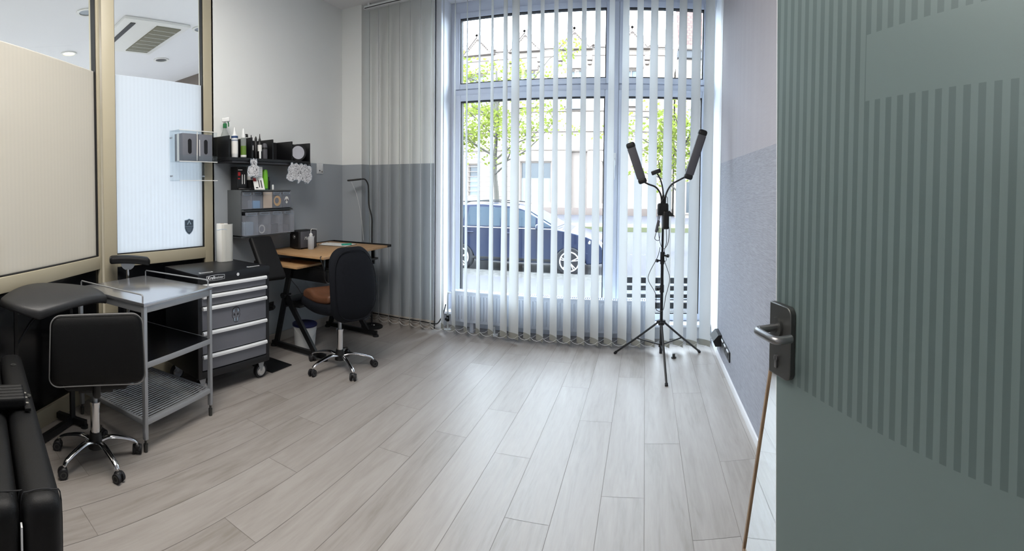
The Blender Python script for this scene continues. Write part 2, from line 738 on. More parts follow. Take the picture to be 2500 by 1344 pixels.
def floor_material():
    m, nt, b, out = newmat('floor_planks')
    g = nt.nodes.new('ShaderNodeTexCoord')
    at = nt.nodes.new('ShaderNodeAttribute')
    at.attribute_name = 'tile'
    mp = nt.nodes.new('ShaderNodeMapping')
    mp.inputs['Scale'].default_value = (11, 1.1, 1)
    cb = nt.nodes.new('ShaderNodeCombineXYZ')
    v = nt.nodes.new('ShaderNodeVectorMath')
    v.operation = 'MULTIPLY_ADD'
    nt.links.new(at.outputs['Fac'], cb.inputs[2])
    nt.links.new(g.outputs['Object'], mp.inputs[0])
    nt.links.new(cb.outputs[0], v.inputs[0])
    v.inputs[1].default_value = (0, 0, 40)
    nt.links.new(mp.outputs[0], v.inputs[2])
    nz = nt.nodes.new('ShaderNodeTexNoise')
    nz.inputs['Scale'].default_value = 1.6
    nz.inputs['Detail'].default_value = 9
    nz.inputs['Roughness'].default_value = .62
    nz.inputs['Distortion'].default_value = .7
    nt.links.new(v.outputs[0], nz.inputs['Vector'])
    n2 = nt.nodes.new('ShaderNodeTexNoise')
    n2.inputs['Scale'].default_value = 7
    n2.inputs['Detail'].default_value = 6
    nt.links.new(v.outputs[0], n2.inputs['Vector'])
    s = math_node(nt, 'MULTIPLY_ADD', nz.outputs['Fac'], .75, 0)
    s = math_node(nt, 'MULTIPLY_ADD', n2.outputs['Fac'], .25, s)
    s2 = math_node(nt, 'MULTIPLY_ADD', at.outputs['Fac'], .16, s)
    cr = nt.nodes.new('ShaderNodeValToRGB')
    e = cr.color_ramp.elements
    e[0].position = .38
    e[0].color = lin('#817b74')
    e[1].position = .74
    e[1].color = lin('#9b9691')
    x = e.new(.55)
    x.color = lin('#918b86')
    nt.links.new(s2, cr.inputs[0])
    nt.links.new(cr.outputs[0], b.inputs['Base Color'])
    rr = math_node(nt, 'MULTIPLY_ADD', s, .25, .28)
    nt.links.new(rr, b.inputs['Roughness'])
    bp = nt.nodes.new('ShaderNodeBump')
    bp.inputs['Strength'].default_value = .08
    bp.inputs['Distance'].default_value = .001
    nt.links.new(s, bp.inputs['Height'])
    nt.links.new(bp.outputs[0], b.inputs['Normal'])
    return m


def make_floor():
    bm = bmesh.new()
    # slab with the joint colour
    for x0, x1, y0, y1 in ((-8.6, 0.8, -1.3, 4.95),):
        vs = [bm.verts.new(p) for p in ((x0, y0, -.0015), (x1, y0, -.0015), (x1, y1, -.0015), (x0, y1, -.0015),
                                        (x0, y0, -.12), (x1, y0, -.12), (x1, y1, -.12), (x0, y1, -.12))]
        for f in ((0, 1, 2, 3), (7, 6, 5, 4), (0, 4, 5, 1), (1, 5, 6, 2), (2, 6, 7, 3), (3, 7, 4, 0)):
            bm.faces.new([vs[i] for i in f]).material_index = 1
    vals = []
    phase = {0: 2.709, -1: 2.223, -2: 2.948, -3: 1.989, -4: 2.470, -5: 2.956, -6: 2.562, -7: 2.245, 1: 1.943, 2: 2.507,
             -9: 1.789, -8: 1.310, 3: 2.2}
    tiles = []
    k0, k1 = int(math.floor((-8.6 - T0) / TW)) + 1, 3
    for k in range(k0, k1 + 1):
        ph = phase.get(k, random.random() * TL)
        n0 = int(math.floor((-1.3 - ph) / TL))
        for j in range(n0, n0 + 7):
            y0, y1 = ph + j * TL, ph + (j + 1) * TL
            y0, y1 = max(y0, -1.29), min(y1, 4.94)
            if y1 - y0 < .02:
                continue
            x0, x1 = T0 + k * TW, min(T0 + (k + 1) * TW, .8)
            if x1 - x0 < .01:
                continue
            tiles.append((x0 + .0009, x1 - .0009, y0 + .0009, y1 - .0009))
    lay = bm.faces.layers.float.new('tile')
    for (x0, x1, y0, y1) in tiles:
        f = bm.faces.new([bm.verts.new(p) for p in ((x0, y0, 0), (x1, y0, 0), (x1, y1, 0), (x0, y1, 0))])
        f[lay] = random.random()
    me = bpy.data.meshes.new('floor')
    bm.to_mesh(me)
    bm.free()
    me.materials.append(floor_material())
    me.materials.append(P('floor_joint', '#6f6862', .8))
    o = bpy.data.objects.new('floor', me)
    COL.objects.link(o)
    struct(o)


make_floor()

struct(MB().box(-8.6, .9, -1.3, 4.95, HZ, HZ + .2).build('ceiling', 'ceil'))
# left wall with grey wainscot paint (beside and beyond the glazed partition)
struct(MB().box(WL - .18, WL, 2.47, 4.45, 0, HZ).build('wall_left', 'wall_l'))
# window wall left of the opening: short stub, pilaster, deeper piece behind the blind
wf = MB()
wf.box(WL - .18, -2.89, 4.28, 4.85, 0, HZ)
wf.box(-2.89, -2.1, 4.45, 4.85, 0, HZ)
struct(wf.build('wall_front', 'wall_l'))
struct(MB().box(-2.1, -2.04, 4.47, 4.95, 0, HZ).box(-2.104, -2.1, 4.445, 4.95, 0, HZ).build('trim_1', 'white'))
struct(MB().box(WR, WR + .2, -1.3, 4.2, 0, HZ).build('wall_right', 'wall_r'))
struct(MB().box(WR, WR + .2, 4.2, 4.95, 0, HZ).box(WR - .004, WR, 4.16, 4.95, 0, HZ).build('trim_2', 'white'))
struct(MB().box(-8.6, .9, -1.5, -1.3, 0, HZ).build('wall_back', 'white'))
# baseboards
struct(MB().box(WR - .012, WR, .9, 4.16, 0, .055, .003).build('baseboard_right', 'base'))
struct(MB().box(WL, WL + .012, 2.52, 4.28, 0, .085, .002).build('baseboard_left', 'tilebase'))
struct(MB().box(-2.88, -2.1, 4.438, 4.45, 0, .085, .002).box(-3.13, -2.88, 4.268, 4.28, 0, .085, .002).build('baseboard_front', 'tilebase'))

# facade of our own building above and below the window (outside face)
ow = MB()
ow.box(-8.8, 3.2, 4.85, 5.05, 3.45, 9.0)
ow.box(-3.6, -2.04, 4.85, 5.05, -.6, 3.45)
ow.box(.66, 3.2, 4.85, 5.05, -.6, 3.45)
ow.box(-8.8, -7.6, 4.85, 5.05, -.6, 3.45)
ow.box(-7.6, -3.6, 4.85, 5.05, -.6, .4)
ow.box(-7.6, -3.6, 4.85, 5.05, 3.1, 3.45)
ow.box(-2.04, .66, 4.85, 5.05, -.6, .0)
struct(ow.build('wall_outside', 'facade2'))
struct(MB().box(-8.8, -8.6, -1.5, 5.05, -.1, 3.6).build('wall_side_room', 'white'))


# ------------------------------------------------------------------ shop window
def frame_rect(mb, x0, x1, z0, z1, t, y0, y1, bev=.006):
    mb.box(x0, x0 + t, y0, y1, z0, z1, bev)
    mb.box(x1 - t, x1, y0, y1, z0, z1, bev)
    mb.box(x0 + t, x1 - t, y0, y1, z0, z0 + t, bev)
    mb.box(x0 + t, x1 - t, y0, y1, z1 - t, z1, bev)


win = sthing('window_1', (0, GY, 0), label='white framed shop window of four panes behind the vertical blind')
fr = MB()
fr.box(-2.04, -1.985, -.03, .09, .12, HZ, .006)
fr.box(.61, .66, -.03, .09, .12, HZ, .006)
fr.box(-1.985, .61, -.03, .09, 3.30, HZ, .006)
fr.box(-1.985, .61, -.03, .09, .12, .17, .006)
fr.box(-.345, -.275, -.045, .09, .17, 3.30, .006)      # mullion
fr.box(-1.985, -.345, -.03, .09, 2.44, 2.50, .006)    # transoms
fr.box(-.275, .61, -.03, .09, 2.44, 2.50, .006)
fr.build('window_frame', 'upvc', win)
SASH = [(-1.985, -.345, 2.50, 3.30, .055), (-.275, .61, 2.50, 3.30, .055), (-1.985, -.345, .17, 2.44, .062), (-.275, .61, .17, 2.44, .062)]
for (x0, x1, z0, z1, t) in SASH:
    m = MB()
    frame_rect(m, x0 + .002, x1 - .002, z0 + .002, z1 - .002, t, -.05, .05)
    sa = m.build('sash', 'upvc', win)
    m = MB()
    frame_rect(m, x0 + t - .002, x1 - t + .002, z0 + t - .002, z1 - t + .002, .014, -.038, .02, 0)
    m.build('gasket', 'gasket', sa)
    MB().box(x0 + t, x1 - t, .0, .006, z0 + t, z1 - t).build('pane', 'glass', sa)
m = MB()
m.tube([(-.31, -.05, 1.76), (-.31, -.095, 1.76), (-.31, -.1, 1.74), (-.31, -.1, 1.56)], .011, 8)
m.box(-.33, -.29, -.062, -.045, 1.70, 1.82, .004)
m.build('window_handle', 'alu', win)
# sill
struct(MB().box(-2.04, .655, 4.56, 4.72, .14, .165, .004).build('trim_3', 'white'))
struct(MB().box(-2.04, .655, 4.66, 4.72, .0, .14).build('trim_4', 'white'))


# ------------------------------------------------------------------ glazed partition at the left
def film_material(name, clear_above, axis, col, tcol):
    m, nt, b, out = newmat(name)
    nt.nodes.remove(b)
    g = nt.nodes.new('ShaderNodeTexCoord')
    sp = nt.nodes.new('ShaderNodeSeparateXYZ')
    nt.links.new(g.outputs['Object'], sp.inputs[0])
    fx = math_node(nt, 'DIVIDE', sp.outputs[axis], .034)
    fx = math_node(nt, 'FRACT', fx)
    st = math_node(nt, 'GREATER_THAN', fx, .5)
    d = nt.nodes.new('ShaderNodeBsdfDiffuse')
    d.inputs[0].default_value = lin(col)
    t = nt.nodes.new('ShaderNodeBsdfTranslucent')
    t.inputs[0].default_value = lin(tcol)
    mx = nt.nodes.new('ShaderNodeMixShader')
    f1 = math_node(nt, 'MULTIPLY_ADD', st, .09, .58)
    nt.links.new(f1, mx.inputs[0])
    nt.links.new(d.outputs[0], mx.inputs[1])
    nt.links.new(t.outputs[0], mx.inputs[2])
    tr = nt.nodes.new('ShaderNodeBsdfTransparent')
    tr.inputs[0].default_value = (.93, .95, .94, 1)
    up = math_node(nt, 'GREATER_THAN', sp.outputs[2], clear_above)
    m2 = nt.nodes.new('ShaderNodeMixShader')
    nt.links.new(up, m2.inputs[0])
    nt.links.new(mx.outputs[0], m2.inputs[1])
    nt.links.new(tr.outputs[0], m2.inputs[2])
    gl = nt.nodes.new('ShaderNodeBsdfGlossy')
    gl.inputs['Roughness'].default_value = .03
    lw = nt.nodes.new('ShaderNodeLayerWeight')
    lw.inputs[0].default_value = .5
    ff = math_node(nt, 'MULTIPLY_ADD', math_node(nt, 'POWER', lw.outputs['Facing'], 4.0), .4, .025)
    m3 = nt.nodes.new('ShaderNodeMixShader')
    nt.links.new(ff, m3.inputs[0])
    nt.links.new(m2.outputs[0], m3.inputs[1])
    nt.links.new(gl.outputs[0], m3.inputs[2])
    nt.links.new(m3.outputs[0], out.inputs[0])
    return m


def partition(name, loc, rz, L, label, film, left_post=.07, right_post=.07):
    """local x along the panel, room side is -y"""
    r = sthing(name, loc, rz, label)
    f = MB()
    f.box(0, left_post, 0, .07, 0, HZ, .004)
    f.box(L - right_post, L, 0, .07, 0, HZ, .004)
    f.box(left_post, L - right_post, 0, .07, .885, .975, .004)
    f.box(left_post, L - right_post, 0, .07, HZ - .08, HZ, .004)
    f.box(left_post, L - right_post, 0, .07, 0, .112, .004)
    f.build('frame', 'cream', r)
    g = MB()
    frame_rect(g, left_post - .001, L - right_post + .001, .974, HZ - .079, .009, .014, .05, 0)
    g.build('gasket', 'gasket', r)
    MB().box(left_post + .006, L - right_post - .006, .03, .036, .98, HZ - .085).build('glass_panel', film, r)
    MB().box(left_post, L - right_post, .02, .05, .112, .885).build('lower_panel', 'panelb', r)
    return r


film_b = film_material('striped_film_b', 2.31, 0, '#c9ced2', '#e6ecf0')
film_a = film_material('striped_film_a', 2.31, 0, '#bdbbb4', '#d2cec4')
# panel in line with the left wall (runs from the corner post to the wall); room side faces +x
partition('window_2', (WL, 1.47, 0), pi / 2, 1.02, 'narrow cream framed glass panel with striped film next to the white wall', film_b, .105, .1)
ang = atan2(.883, -.564)
partition('window_3', (-1.85, -.585, 0), ang, 2.42, 'wide cream framed frosted glass panel at the far left of the room', film_a, .07, .03)


# ------------------------------------------------------------------ side room seen through the clear glass
ac = thing('air_conditioner', (-5.35, 3.02, HZ), 'white ceiling cassette air conditioner seen through the clear top of the glass panel', 'air conditioner', rz=-.12)
MB().box(-.62, .62, -.42, .42, -.035, -.001, .01).build('surround', 'acw', ac)
MB().box(-.52, .52, .02, .34, -.045, -.034, .002).build('grille', 'acg', ac)
MB().box(-.52, .52, -.31, -.25, -.045, -.034, .002).build('air_slot', 'acd', ac)
m = MB()
for i in range(7):
    m.box(-.45 + i * .14, -.445 + i * .14, .03, .33, -.047, -.044)
m.build('grille_bars', 'acw', ac)


def downlight(loc, label, glow):
    t = thing('downlight', loc, label, 'ceiling light', group='recessed ceiling spots in the side room')
    MB().ring(.115, .085, .012, rotm((0, 0, -.013))).build('trim_ring', 'acw', t)
    MB().lathe([(.083, -.006), (.05, -.003), (.0, -.002)]).build('lens', 'lampglow' if glow else 'lampoff', t)


downlight((-6.40, 2.47, HZ), 'glowing round ceiling spot seen through the far left glass panel', True)
downlight((-6.15, 3.86, HZ), 'unlit round ceiling spot below the air conditioner, above the striped film', False)
downlight((-4.87, 2.10, HZ), 'ceiling spot half hidden by the corner post of the partition', False)
downlight((-4.72, 3.55, HZ), 'ceiling spot cut off by the right post of the narrow glass panel', False)
light('side_room_fill', 'AREA', (-5.2, -.35, HZ - .06), 60, (.98, .97, .98), size=1.4, sizey=.8)  # added area lights, kept out of view, to light the film from behind
light('side_room_fill', 'AREA', (-3.6, -.6, HZ - .06), 40, (.98, .97, .98), size=1.0, sizey=.8)
light('side_room_fill', 'AREA', (-7.7, 1.9, HZ - .08), 150, (.95, .98, 1.0), size=.8, sizey=.8)

# ================================================================== VERTICAL BLIND
blind = thing('vertical_blind', (-1.1, 4.3, 0), 'long white vertical slat blind hanging in front of the shop window', 'blind')
m = MB()
m.box(-1.76, 1.73, -.022, .022, 3.36, 3.395, .003)
hr = m.build('head_rail', 'alu', blind)
MB().box(-1.75, 1.72, -.024, -.0215, 3.366, 3.374).build('rail_slot', 'blackm', hr)
m = MB()
for x in (-1.7, -1.0, -.2, .6, 1.6):
    m.box(x - .012, x + .012, -.02, .03, 3.394, HZ)
m.build('ceiling_clip', 'alu', blind)
SLX = [-2.802, -2.687, -2.564, -2.435, -2.311, -2.19, -2.074, -1.941, -1.819, -1.693, -1.565, -1.436, -1.307, -1.208, -1.076,
       -.955, -.827, -.7, -.571, -.446, -.319, -.192, -.066, .061, .194, .317, .441, .561]
SANG = [.68, .68, .68, .67, .67, .67, .67, .70, .72, .70, .74, .79, .92, 1.15, .86, .80, .77, .78, .78, .78, .78, .78, .79, .8, .81, .82, .84, .86]


def slat_mesh(zt, zb, ab, at_, hem=False, sag=.009):
    m = MB()
    nz, nx = (14, 6) if not hem else (1, 6)
    rows = []
    for i in range(nz + 1):
        z = zb + (zt - zb) * i / nz
        f = (z - .04) / 3.3
        b = ab + (at_ - ab) * f
        row = []
        for j in range(nx + 1):
            u = -.0635 + .127 * j / nx
            bow = sag * (1 - (u / .0635) ** 2)
            off = -.0008 if hem else 0
            # width direction (-sin b, cos b), bowed along its normal (cos b, sin b)
            row.append(m.bm.verts.new((-sin(b) * u + cos(b) * (bow + off), cos(b) * u + sin(b) * (bow + off), z)))
        rows.append(row)
    for a, b2 in zip(rows, rows[1:]):
        for j in range(nx):
            m.bm.faces.new((a[j], a[j + 1], b2[j + 1], b2[j]))
    return m


bottoms = []
for i, (x, b) in enumerate(zip(SLX, SANG)):
    jit = random.uniform(-.03, .03)
    sg = .009
    if x < -2.0:                      # the slats before the wall hang turned almost edge on
        b, jit, sg = math.atan(-x / 4.3) + .03, random.uniform(-.012, .012), .004
    dz = random.uniform(-.004, .004)
    zb = .045 + dz
    b -= .05 if x > -1.95 else .0
    tw = .26 if x > -1.95 else .03
    m = slat_mesh(3.34, zb, b + jit, b + jit - tw, sag=sg)
    s = m.build('slat', 'slat', blind, ang=180)
    s.location = (x + 1.1, 0, 0)
    h = slat_mesh(zb + .055, zb - .0005, b + jit, b + jit, True, sg).build('hem_weight', 'slathem', s, ang=180)
    k = MB()
    k.box(-.004, .004, -.002, .002, 3.335, 3.362)
    k.build('hook', 'wplast', s)
    bottoms.append((x, b + jit, zb))
# link chain at the bottom edges
for side in (-1, 1):
    m = MB()
    pts = []
    for (x0, a0, z0), (x1, a1, z1) in zip(bottoms, bottoms[1:]):
        p0 = Vector((x0 + 1.1 - sin(a0) * .06 * side, cos(a0) * .06 * side, .085))
        p1 = Vector((x1 + 1.1 - sin(a1) * .06 * side, cos(a1) * .06 * side, .085))
        for t in (0, .25, .5, .75):
            p = p0.lerp(p1, t)
            p.z -= .035 * 4 * t * (1 - t) * .9
            pts.append(p)
    m.tube(pts, .0016, 5)
    m.build('link_chain', 'wplast', blind)

# ================================================================== RADIATOR
rad = thing('radiator', (-.915, 4.50, 0), 'low white ribbed panel radiator standing below the shop window behind the blind', 'radiator')
m = MB()
m.box(-.99, .99, -.045, -.033, .105, .405, .003)
m.box(-.99, .99, .033, .045, .105, .405, .003)
n = 58
for i in range(n):
    x = -.955 + i * 1.91 / (n - 1)
    m.box(x - .0085, x + .0085, -.052, -.044, .135, .375, .0035)
m.box(-.985, .985, -.03, .03, .12, .15)
m.build('panel', 'radiator', rad)
m = MB()
m.box(-.995, .995, -.052, -.046, .402, .42, .002)
m.box(-.995, .995, .046, .052, .402, .42, .002)
for i in range(110):
    x = -.985 + i * 1.97 / 109
    m.box(x - .0035, x + .0035, -.047, .047, .406, .416)
m.build('top_grille', 'radiator', rad)
m = MB()
m.box(-.997, -.987, -.052, .052, .105, .42, .003)
m.box(.987, .997, -.052, .052, .105, .42, .003)
m.build('side_cover', 'radiator', rad)
m = MB()
m.box(-.8, -.76, -.03, .03, 0, .11, .003).box(.76, .8, -.03, .03, 0, .11, .003)
m.build('radiator_bracket', 'radiator', rad)
m = MB()
m.tube([(-.995, -.02, .38), (-1.03, -.02, .385), (-1.045, -.02, .36), (-1.045, -.02, .12), (-1.045, -.02, 0)], .009, 8, 3)
m.cyl((-1.045, -.02, 0), (-1.045, -.02, .006), .035)
m.build('supply_pipe', 'wplast', rad)
m = MB()
m.cyl((-1.045, -.02, .09), (-1.045, -.02, .15), .016)
m.cyl((-1.045, -.065, .12), (-1.045, -.02, .12), .014)
m.build('valve', 'blackp', rad)
m = MB()
m.cbox((.055, -.060, .29), (.045, .014, .09), .003)
m.build('heat_cost_meter', 'wplast', rad)
m = MB()
m.box(-.05, .03, -.012, .012, 0, .09, .003)
so = thing('pipe_cover', (-1.45, 4.47, 0), 'small white pipe rosette on the floor beneath the left half of the radiator', 'pipe cover')
MB().lathe([(.04, 0), (.038, .012), (.015, .018)]).build('rosette', 'wplast', so)
MB().cyl((0, 0, .01), (0, 0, .09), .01).build('pipe', 'wplast', so)
m.bm.free()
vv = thing('floor_valve', (.27, 4.12, 0), 'small brass-grey valve stub on the floor under the right part of the blind', 'valve')
MB().cyl((0, 0, 0), (0, 0, .012), .022).cyl((0, 0, .012), (0, 0, .04), .012).build('stub', 'dkgrey', vv)

# ================================================================== WALL FITTINGS
sk = thing('wall_socket', (WR, 3.93, .20), 'black multi gang power socket low on the right wall with its hinged lids open', 'socket')
# local frame: x away from wall is -x
m = MB()
m.box(-.010, 0, -.40, -.02, -.04, .04, .003)
m.build('cover_plate', 'black', sk)
m = MB()
for y in (-.34, -.21, -.09):
    m.cyl((-.0105, y, 0), (-.002, y, 0), .024)
m.build('insert', 'blackm', sk)
m = MB()
for y in (-.34, -.21, -.09):
    m.box(-.016, -.008, y - .035, y + .035, .026, .038, .002)
m.build('lid', 'alu', sk)
m = MB()
m.prism([(0, -.045), (-.055, -.045), (-.075, .0), (-.03, .05), (0, .05)], .20, Matrix(((1, 0, 0, 0), (0, 0, -1, .20), (0, 1, 0, 0), (0, 0, 0, 1))))
m.build('power_module', 'blackp', sk)
m = MB()
for y in (.03, .10, .16):
    m.prism([(-.058, -.02), (-.078, .003), (-.079, .003), (-.036, .050), (-.034, .050)][:3] + [(-.077, .006), (-.058, -.018)], .018,
            Matrix(((1, 0, 0, 0), (0, 0, -1, y + .018), (0, 1, 0, 0), (0, 0, 0, 1))))
m.build('switch', 'wplast', sk)

wo = thing('light_switch', (WL, 3.88, 1.665), 'white double light switch on the left wall beside the hanging paper stencils', 'switch')
MB().box(0, .010, -.05, .05, -.055, .055, .003).build('cover_plate', 'wplast', wo)
MB().box(.010, .014, -.036, .036, -.038, .04, .002).build('rocker', 'wplast', wo)
MB().box(.0135, .0148, -.025, -.005, -.03, -.018).box(.0135, .0148, .018, .03, -.042, -.03).build('marking', 'ink', wo)

pl = thing('wall_plug', (WL, 3.143, .353), 'black power plug stuck in the grey wall between cabinet and desk', 'plug')
MB().box(0, .008, -.04, .04, -.04, .04, .003).build('socket_plate', 'blackp', pl)
MB().cyl((.008, 0, 0), (.05, 0, 0), .024, .018).build('plug_body', 'blackp', pl)
cb = thing('baseboard_cable', (-2.55, 4.40, 0), 'black cable running along the baseboard behind the left part of the blind', 'cable')
MB().tube([(-.47, .0, .085), (-.2, .01, .080), (.1, .0, .075), (.35, .005, .072), (.47, -.01, .07), (.52, .0, .085), (.56, .03, .17), (.58, .05, .27)], .006, 8, 4).build('cable', 'blackp', cb)

# ================================================================== FROSTED GLASS DOOR
def door_film():
    m, nt, b, out = newmat('frosted_door_glass')
    nt.nodes.remove(b)
    g = nt.nodes.new('ShaderNodeTexCoord')
    sp = nt.nodes.new('ShaderNodeSeparateXYZ')
    nt.links.new(g.outputs['Object'], sp.inputs[0])
    x, z = sp.outputs[0], sp.outputs[2]
    fx = math_node(nt, 'FRACT', math_node(nt, 'DIVIDE', math_node(nt, 'SUBTRACT', x, .008), .0334))
    # soft step for the stripe edges
    st = math_node(nt, 'LESS_THAN', fx, .5)
    lowlim = math_node(nt, 'GREATER_THAN', z, .935)
    inside = math_node(nt, 'MULTIPLY', math_node(nt, 'GREATER_THAN', z, 1.645), math_node(nt, 'LESS_THAN', z, 1.79))
    inside = math_node(nt, 'MULTIPLY', inside, math_node(nt, 'GREATER_THAN', x, .345))
    keep = math_node(nt, 'SUBTRACT', 1.0, inside)
    clear = math_node(nt, 'MULTIPLY', math_node(nt, 'MULTIPLY', st, lowlim), keep)
    t = nt.nodes.new('ShaderNodeBsdfTranslucent')
    t.inputs[0].default_value = lin('#dcecea')
    d = nt.nodes.new('ShaderNodeBsdfDiffuse')
    d.inputs[0].default_value = lin('#a9bcba')
    mx = nt.nodes.new('ShaderNodeMixShader')
    mx.inputs[0].default_value = .8
    nt.links.new(d.outputs[0], mx.inputs[1])
    nt.links.new(t.outputs[0], mx.inputs[2])
    # satin glass between the film stripes, light passes more directly
    t2 = nt.nodes.new('ShaderNodeBsdfTranslucent')
    t2.inputs[0].default_value = lin('#c0d4d2')
    d2 = nt.nodes.new('ShaderNodeBsdfDiffuse')
    d2.inputs[0].default_value = lin('#8c9f9e')
    mx2 = nt.nodes.new('ShaderNodeMixShader')
    mx2.inputs[0].default_value = .8
    nt.links.new(d2.outputs[0], mx2.inputs[1])
    nt.links.new(t2.outputs[0], mx2.inputs[2])
    m3 = nt.nodes.new('ShaderNodeMixShader')
    nt.links.new(clear, m3.inputs[0])
    nt.links.new(mx.outputs[0], m3.inputs[1])
    nt.links.new(mx2.outputs[0], m3.inputs[2])
    gl = nt.nodes.new('ShaderNodeBsdfGlossy')
    gl.inputs['Roughness'].default_value = .36
    gl.inputs[0].default_value = (.85, .95, .95, 1)
    fn = nt.nodes.new('ShaderNodeFresnel')
    fn.inputs[0].default_value = 1.5
    nz = nt.nodes.new('ShaderNodeTexNoise')
    nz.inputs['Scale'].default_value = 900
    bp = nt.nodes.new('ShaderNodeBump')
    bp.inputs['Strength'].default_value = .25
    bp.inputs['Distance'].default_value = .0005
    nt.links.new(g.outputs['Object'], nz.inputs['Vector'])
    nt.links.new(nz.outputs['Fac'], bp.inputs['Height'])
    for s in (gl, d, d2, t, t2):
        nt.links.new(bp.outputs[0], s.inputs['Normal'])
    m4 = nt.nodes.new('ShaderNodeMixShader')
    nt.links.new(fn.outputs[0], m4.inputs[0])
    nt.links.new(m3.outputs[0], m4.inputs[1])
    nt.links.new(gl.outputs[0], m4.inputs[2])
    nt.links.new(m4.outputs[0], out.inputs[0])
    return m


door = sthing('door_1', (.3676, 1.278, .012), atan2(-.959, .281), 'open frosted glass door with vertical stripes and grey lever handle')
DT = Matrix.Translation((0, 0, 1.1)) @ Matrix.Rotation(radians(-2.0), 4, 'Y') @ Matrix.Translation((0, 0, -1.1))
m = MB()
m.box(.0, .86, 0, .009, .0, 2.12, .0012, DT, 1)
m.build('glass_leaf', door_film(), door)
MB().box(-.0012, .0015, .0, .009, .0, 2.12, 0, DT).build('polished_edge', 'alu', door)
# room side of the door is local -y ; lock plate sits over the edge
def rrect(x0, x1, z0, z1, r, left_square=True, n=6):
    pts = []
    if left_square:
        pts += [(x0, z0), ]
    for (cx, cz, a0) in ((x1 - r, z0 + r, -pi / 2), (x1 - r, z1 - r, 0)):
        pts += [(cx + r * cos(a0 + pi / 2 * i / n), cz + r * sin(a0 + pi / 2 * i / n)) for i in range(n + 1)]
    pts += [(x0, z1)]
    return pts


YM = Matrix(((1, 0, 0, 0), (0, 0, -1, 0), (0, 1, 0, 0), (0, 0, 0, 1)))   # local xy -> x,z ; extrude toward -y
HZD = -.012
m = MB()
m.prism(rrect(-.006, .098, .955 + HZD, 1.150 + HZD, .022), .018, Matrix.Translation((0, 0, 0)) @ YM)
lk = m.build('lock_case', 'dkgrey', door, ang=30)
MB().prism(rrect(-.006, .098, .955 + HZD, 1.150 + HZD, .022), .018, Matrix.Translation((0, .028, 0)) @ YM).build('lock_case', 'dkgrey', door, ang=30)
bv = lk.modifiers.new('bevel', 'BEVEL')
bv.width = .0025
bv.segments = 2
HX, HH = .036, 1.088 + HZD
m = MB()
m.cyl((HX, -.018, HH), (HX, -.0255, HH), .027, .0262, 32)
m.build('rosette', 'dkgrey', lk)
m = MB()
m.tube([(HX, -.022, HH), (HX, -.066, HH), (HX + .001, -.079, HH), (HX + .012, -.086, HH), (HX + .05, -.088, HH), (HX + .088, -.088, HH), (HX + .102, -.082, HH), (HX + .106, -.07, HH), (HX + .107, -.045, HH)], .0105, 14, 5)
m.build('lever', 'handle', lk)
m = MB()
m.cyl((HX, -.018, 1.005 + HZD), (HX, -.024, 1.005 + HZD), .0085, n=20)
m.box(HX - .0048, HX + .0048, -.024, -.018, .978 + HZD, 1.003 + HZD, .001)
m.build('cylinder_lock', 'handle', lk)
MB().box(HX - .001, HX + .001, -.0245, -.0238, 1.0 + HZD, 1.01 + HZD).build('keyhole', 'blackm', lk)

# ================================================================== LEANING MIRROR
mir = thing('leaning_mirror', (.412, 1.87, 0), 'tall mirror in a thin wooden frame leaning on the right wall behind the glass door', 'mirror')
# plane leans toward +x: local z axis direction
la = atan2(.225, 1.69)
ML = Matrix.Rotation(la, 4, 'Y')
m = MB()
W2, HM = .56, 1.7
m.box(0, .022, -.018, 0, 0, HM, .002, ML)
m.box(0, .022, -W2, -W2 + .018, 0, HM, .002, ML)
m.box(0, .022, -W2 + .018, -.018, 0, .018, .002, ML)
m.box(0, .022, -W2 + .018, -.018, HM - .018, HM, .002, ML)
m.build('frame', 'woodf', mir)
MB().box(.006, .010, -W2 + .018, -.018, .018, HM - .018, 0, ML).build('mirror_glass', 'mirror', mir)
MB().box(.011, .015, -W2 + .01, -.008, .01, HM - .01, 0, ML).build('back_board', 'blackm', mir)

# ================================================================== TRIPOD LAMP
tl = thing('tripod_lamp', (.147, 3.86, 0), 'black tripod stand with two angled tube lamps and hanging cables in front of the blind', 'lamp')
FEET = [(-.392, .345, .012), (.033, -.34, .012), (.362, .393, .012)]
for fx, fy, fz in FEET:
    m = MB()
    m.tube([(fx * .05, fy * .05, .385), (fx * .55, fy * .55, .185), (fx, fy, fz)], .0088, 8)
    lg = m.build('leg', 'black', tl)
    MB().cyl((fx * .975, fy * .975, .02), (fx * 1.01, fy * 1.01, .004), .012, .013).build('rubber_foot', 'rubber', lg)
    MB().tube([(0, 0, .20), (fx * .53, fy * .53, .198)], .0058, 6).build('brace', 'black', lg)
m = MB()
m.cyl((0, 0, .13), (0, 0, .95), .0125)
m.cyl((0, 0, .95), (0, 0, 1.42), .0095)
m.build('pole', 'black', tl)
m = MB()
m.cyl((0, 0, .365), (0, 0, .405), .026)
for fx, fy, fz in FEET:
    d = Vector((fx, fy, 0)).normalized() * .03
    m.cbox((d.x, d.y, .385), (.03, .03, .024), .004)
m.build('spider_hub', 'blackp', tl)
MB().cyl((0, 0, .185), (0, 0, .215), .02).build('brace_collar', 'blackp', tl)
for z, s in ((.66, -1), (.93, 1), (.89, -1)):
    m = MB()
    m.cyl((0, 0, z - .03), (0, 0, z + .03), .0175)
    m.cyl((0, 0, z), (.04 * s, -.02, z), .007)
    m.cyl((.036 * s, -.018, z), (.05 * s, -.025, z), .014, n=10)
    m.build('clamp_knob', 'blackp', tl)
m = MB()
m.pad(.045, .022, .05, .018, mat=rotm((-.002, -.01, 1.305), rz=.1))
m.pad(.026, .02, .075, .014, mat=rotm((.022, -.03, 1.22), rz=.1))
m.prism([(0, 0), (.05, -.05), (.0, -.05)], .02, rotm((.045, -.02, 1.30), rx=pi / 2))
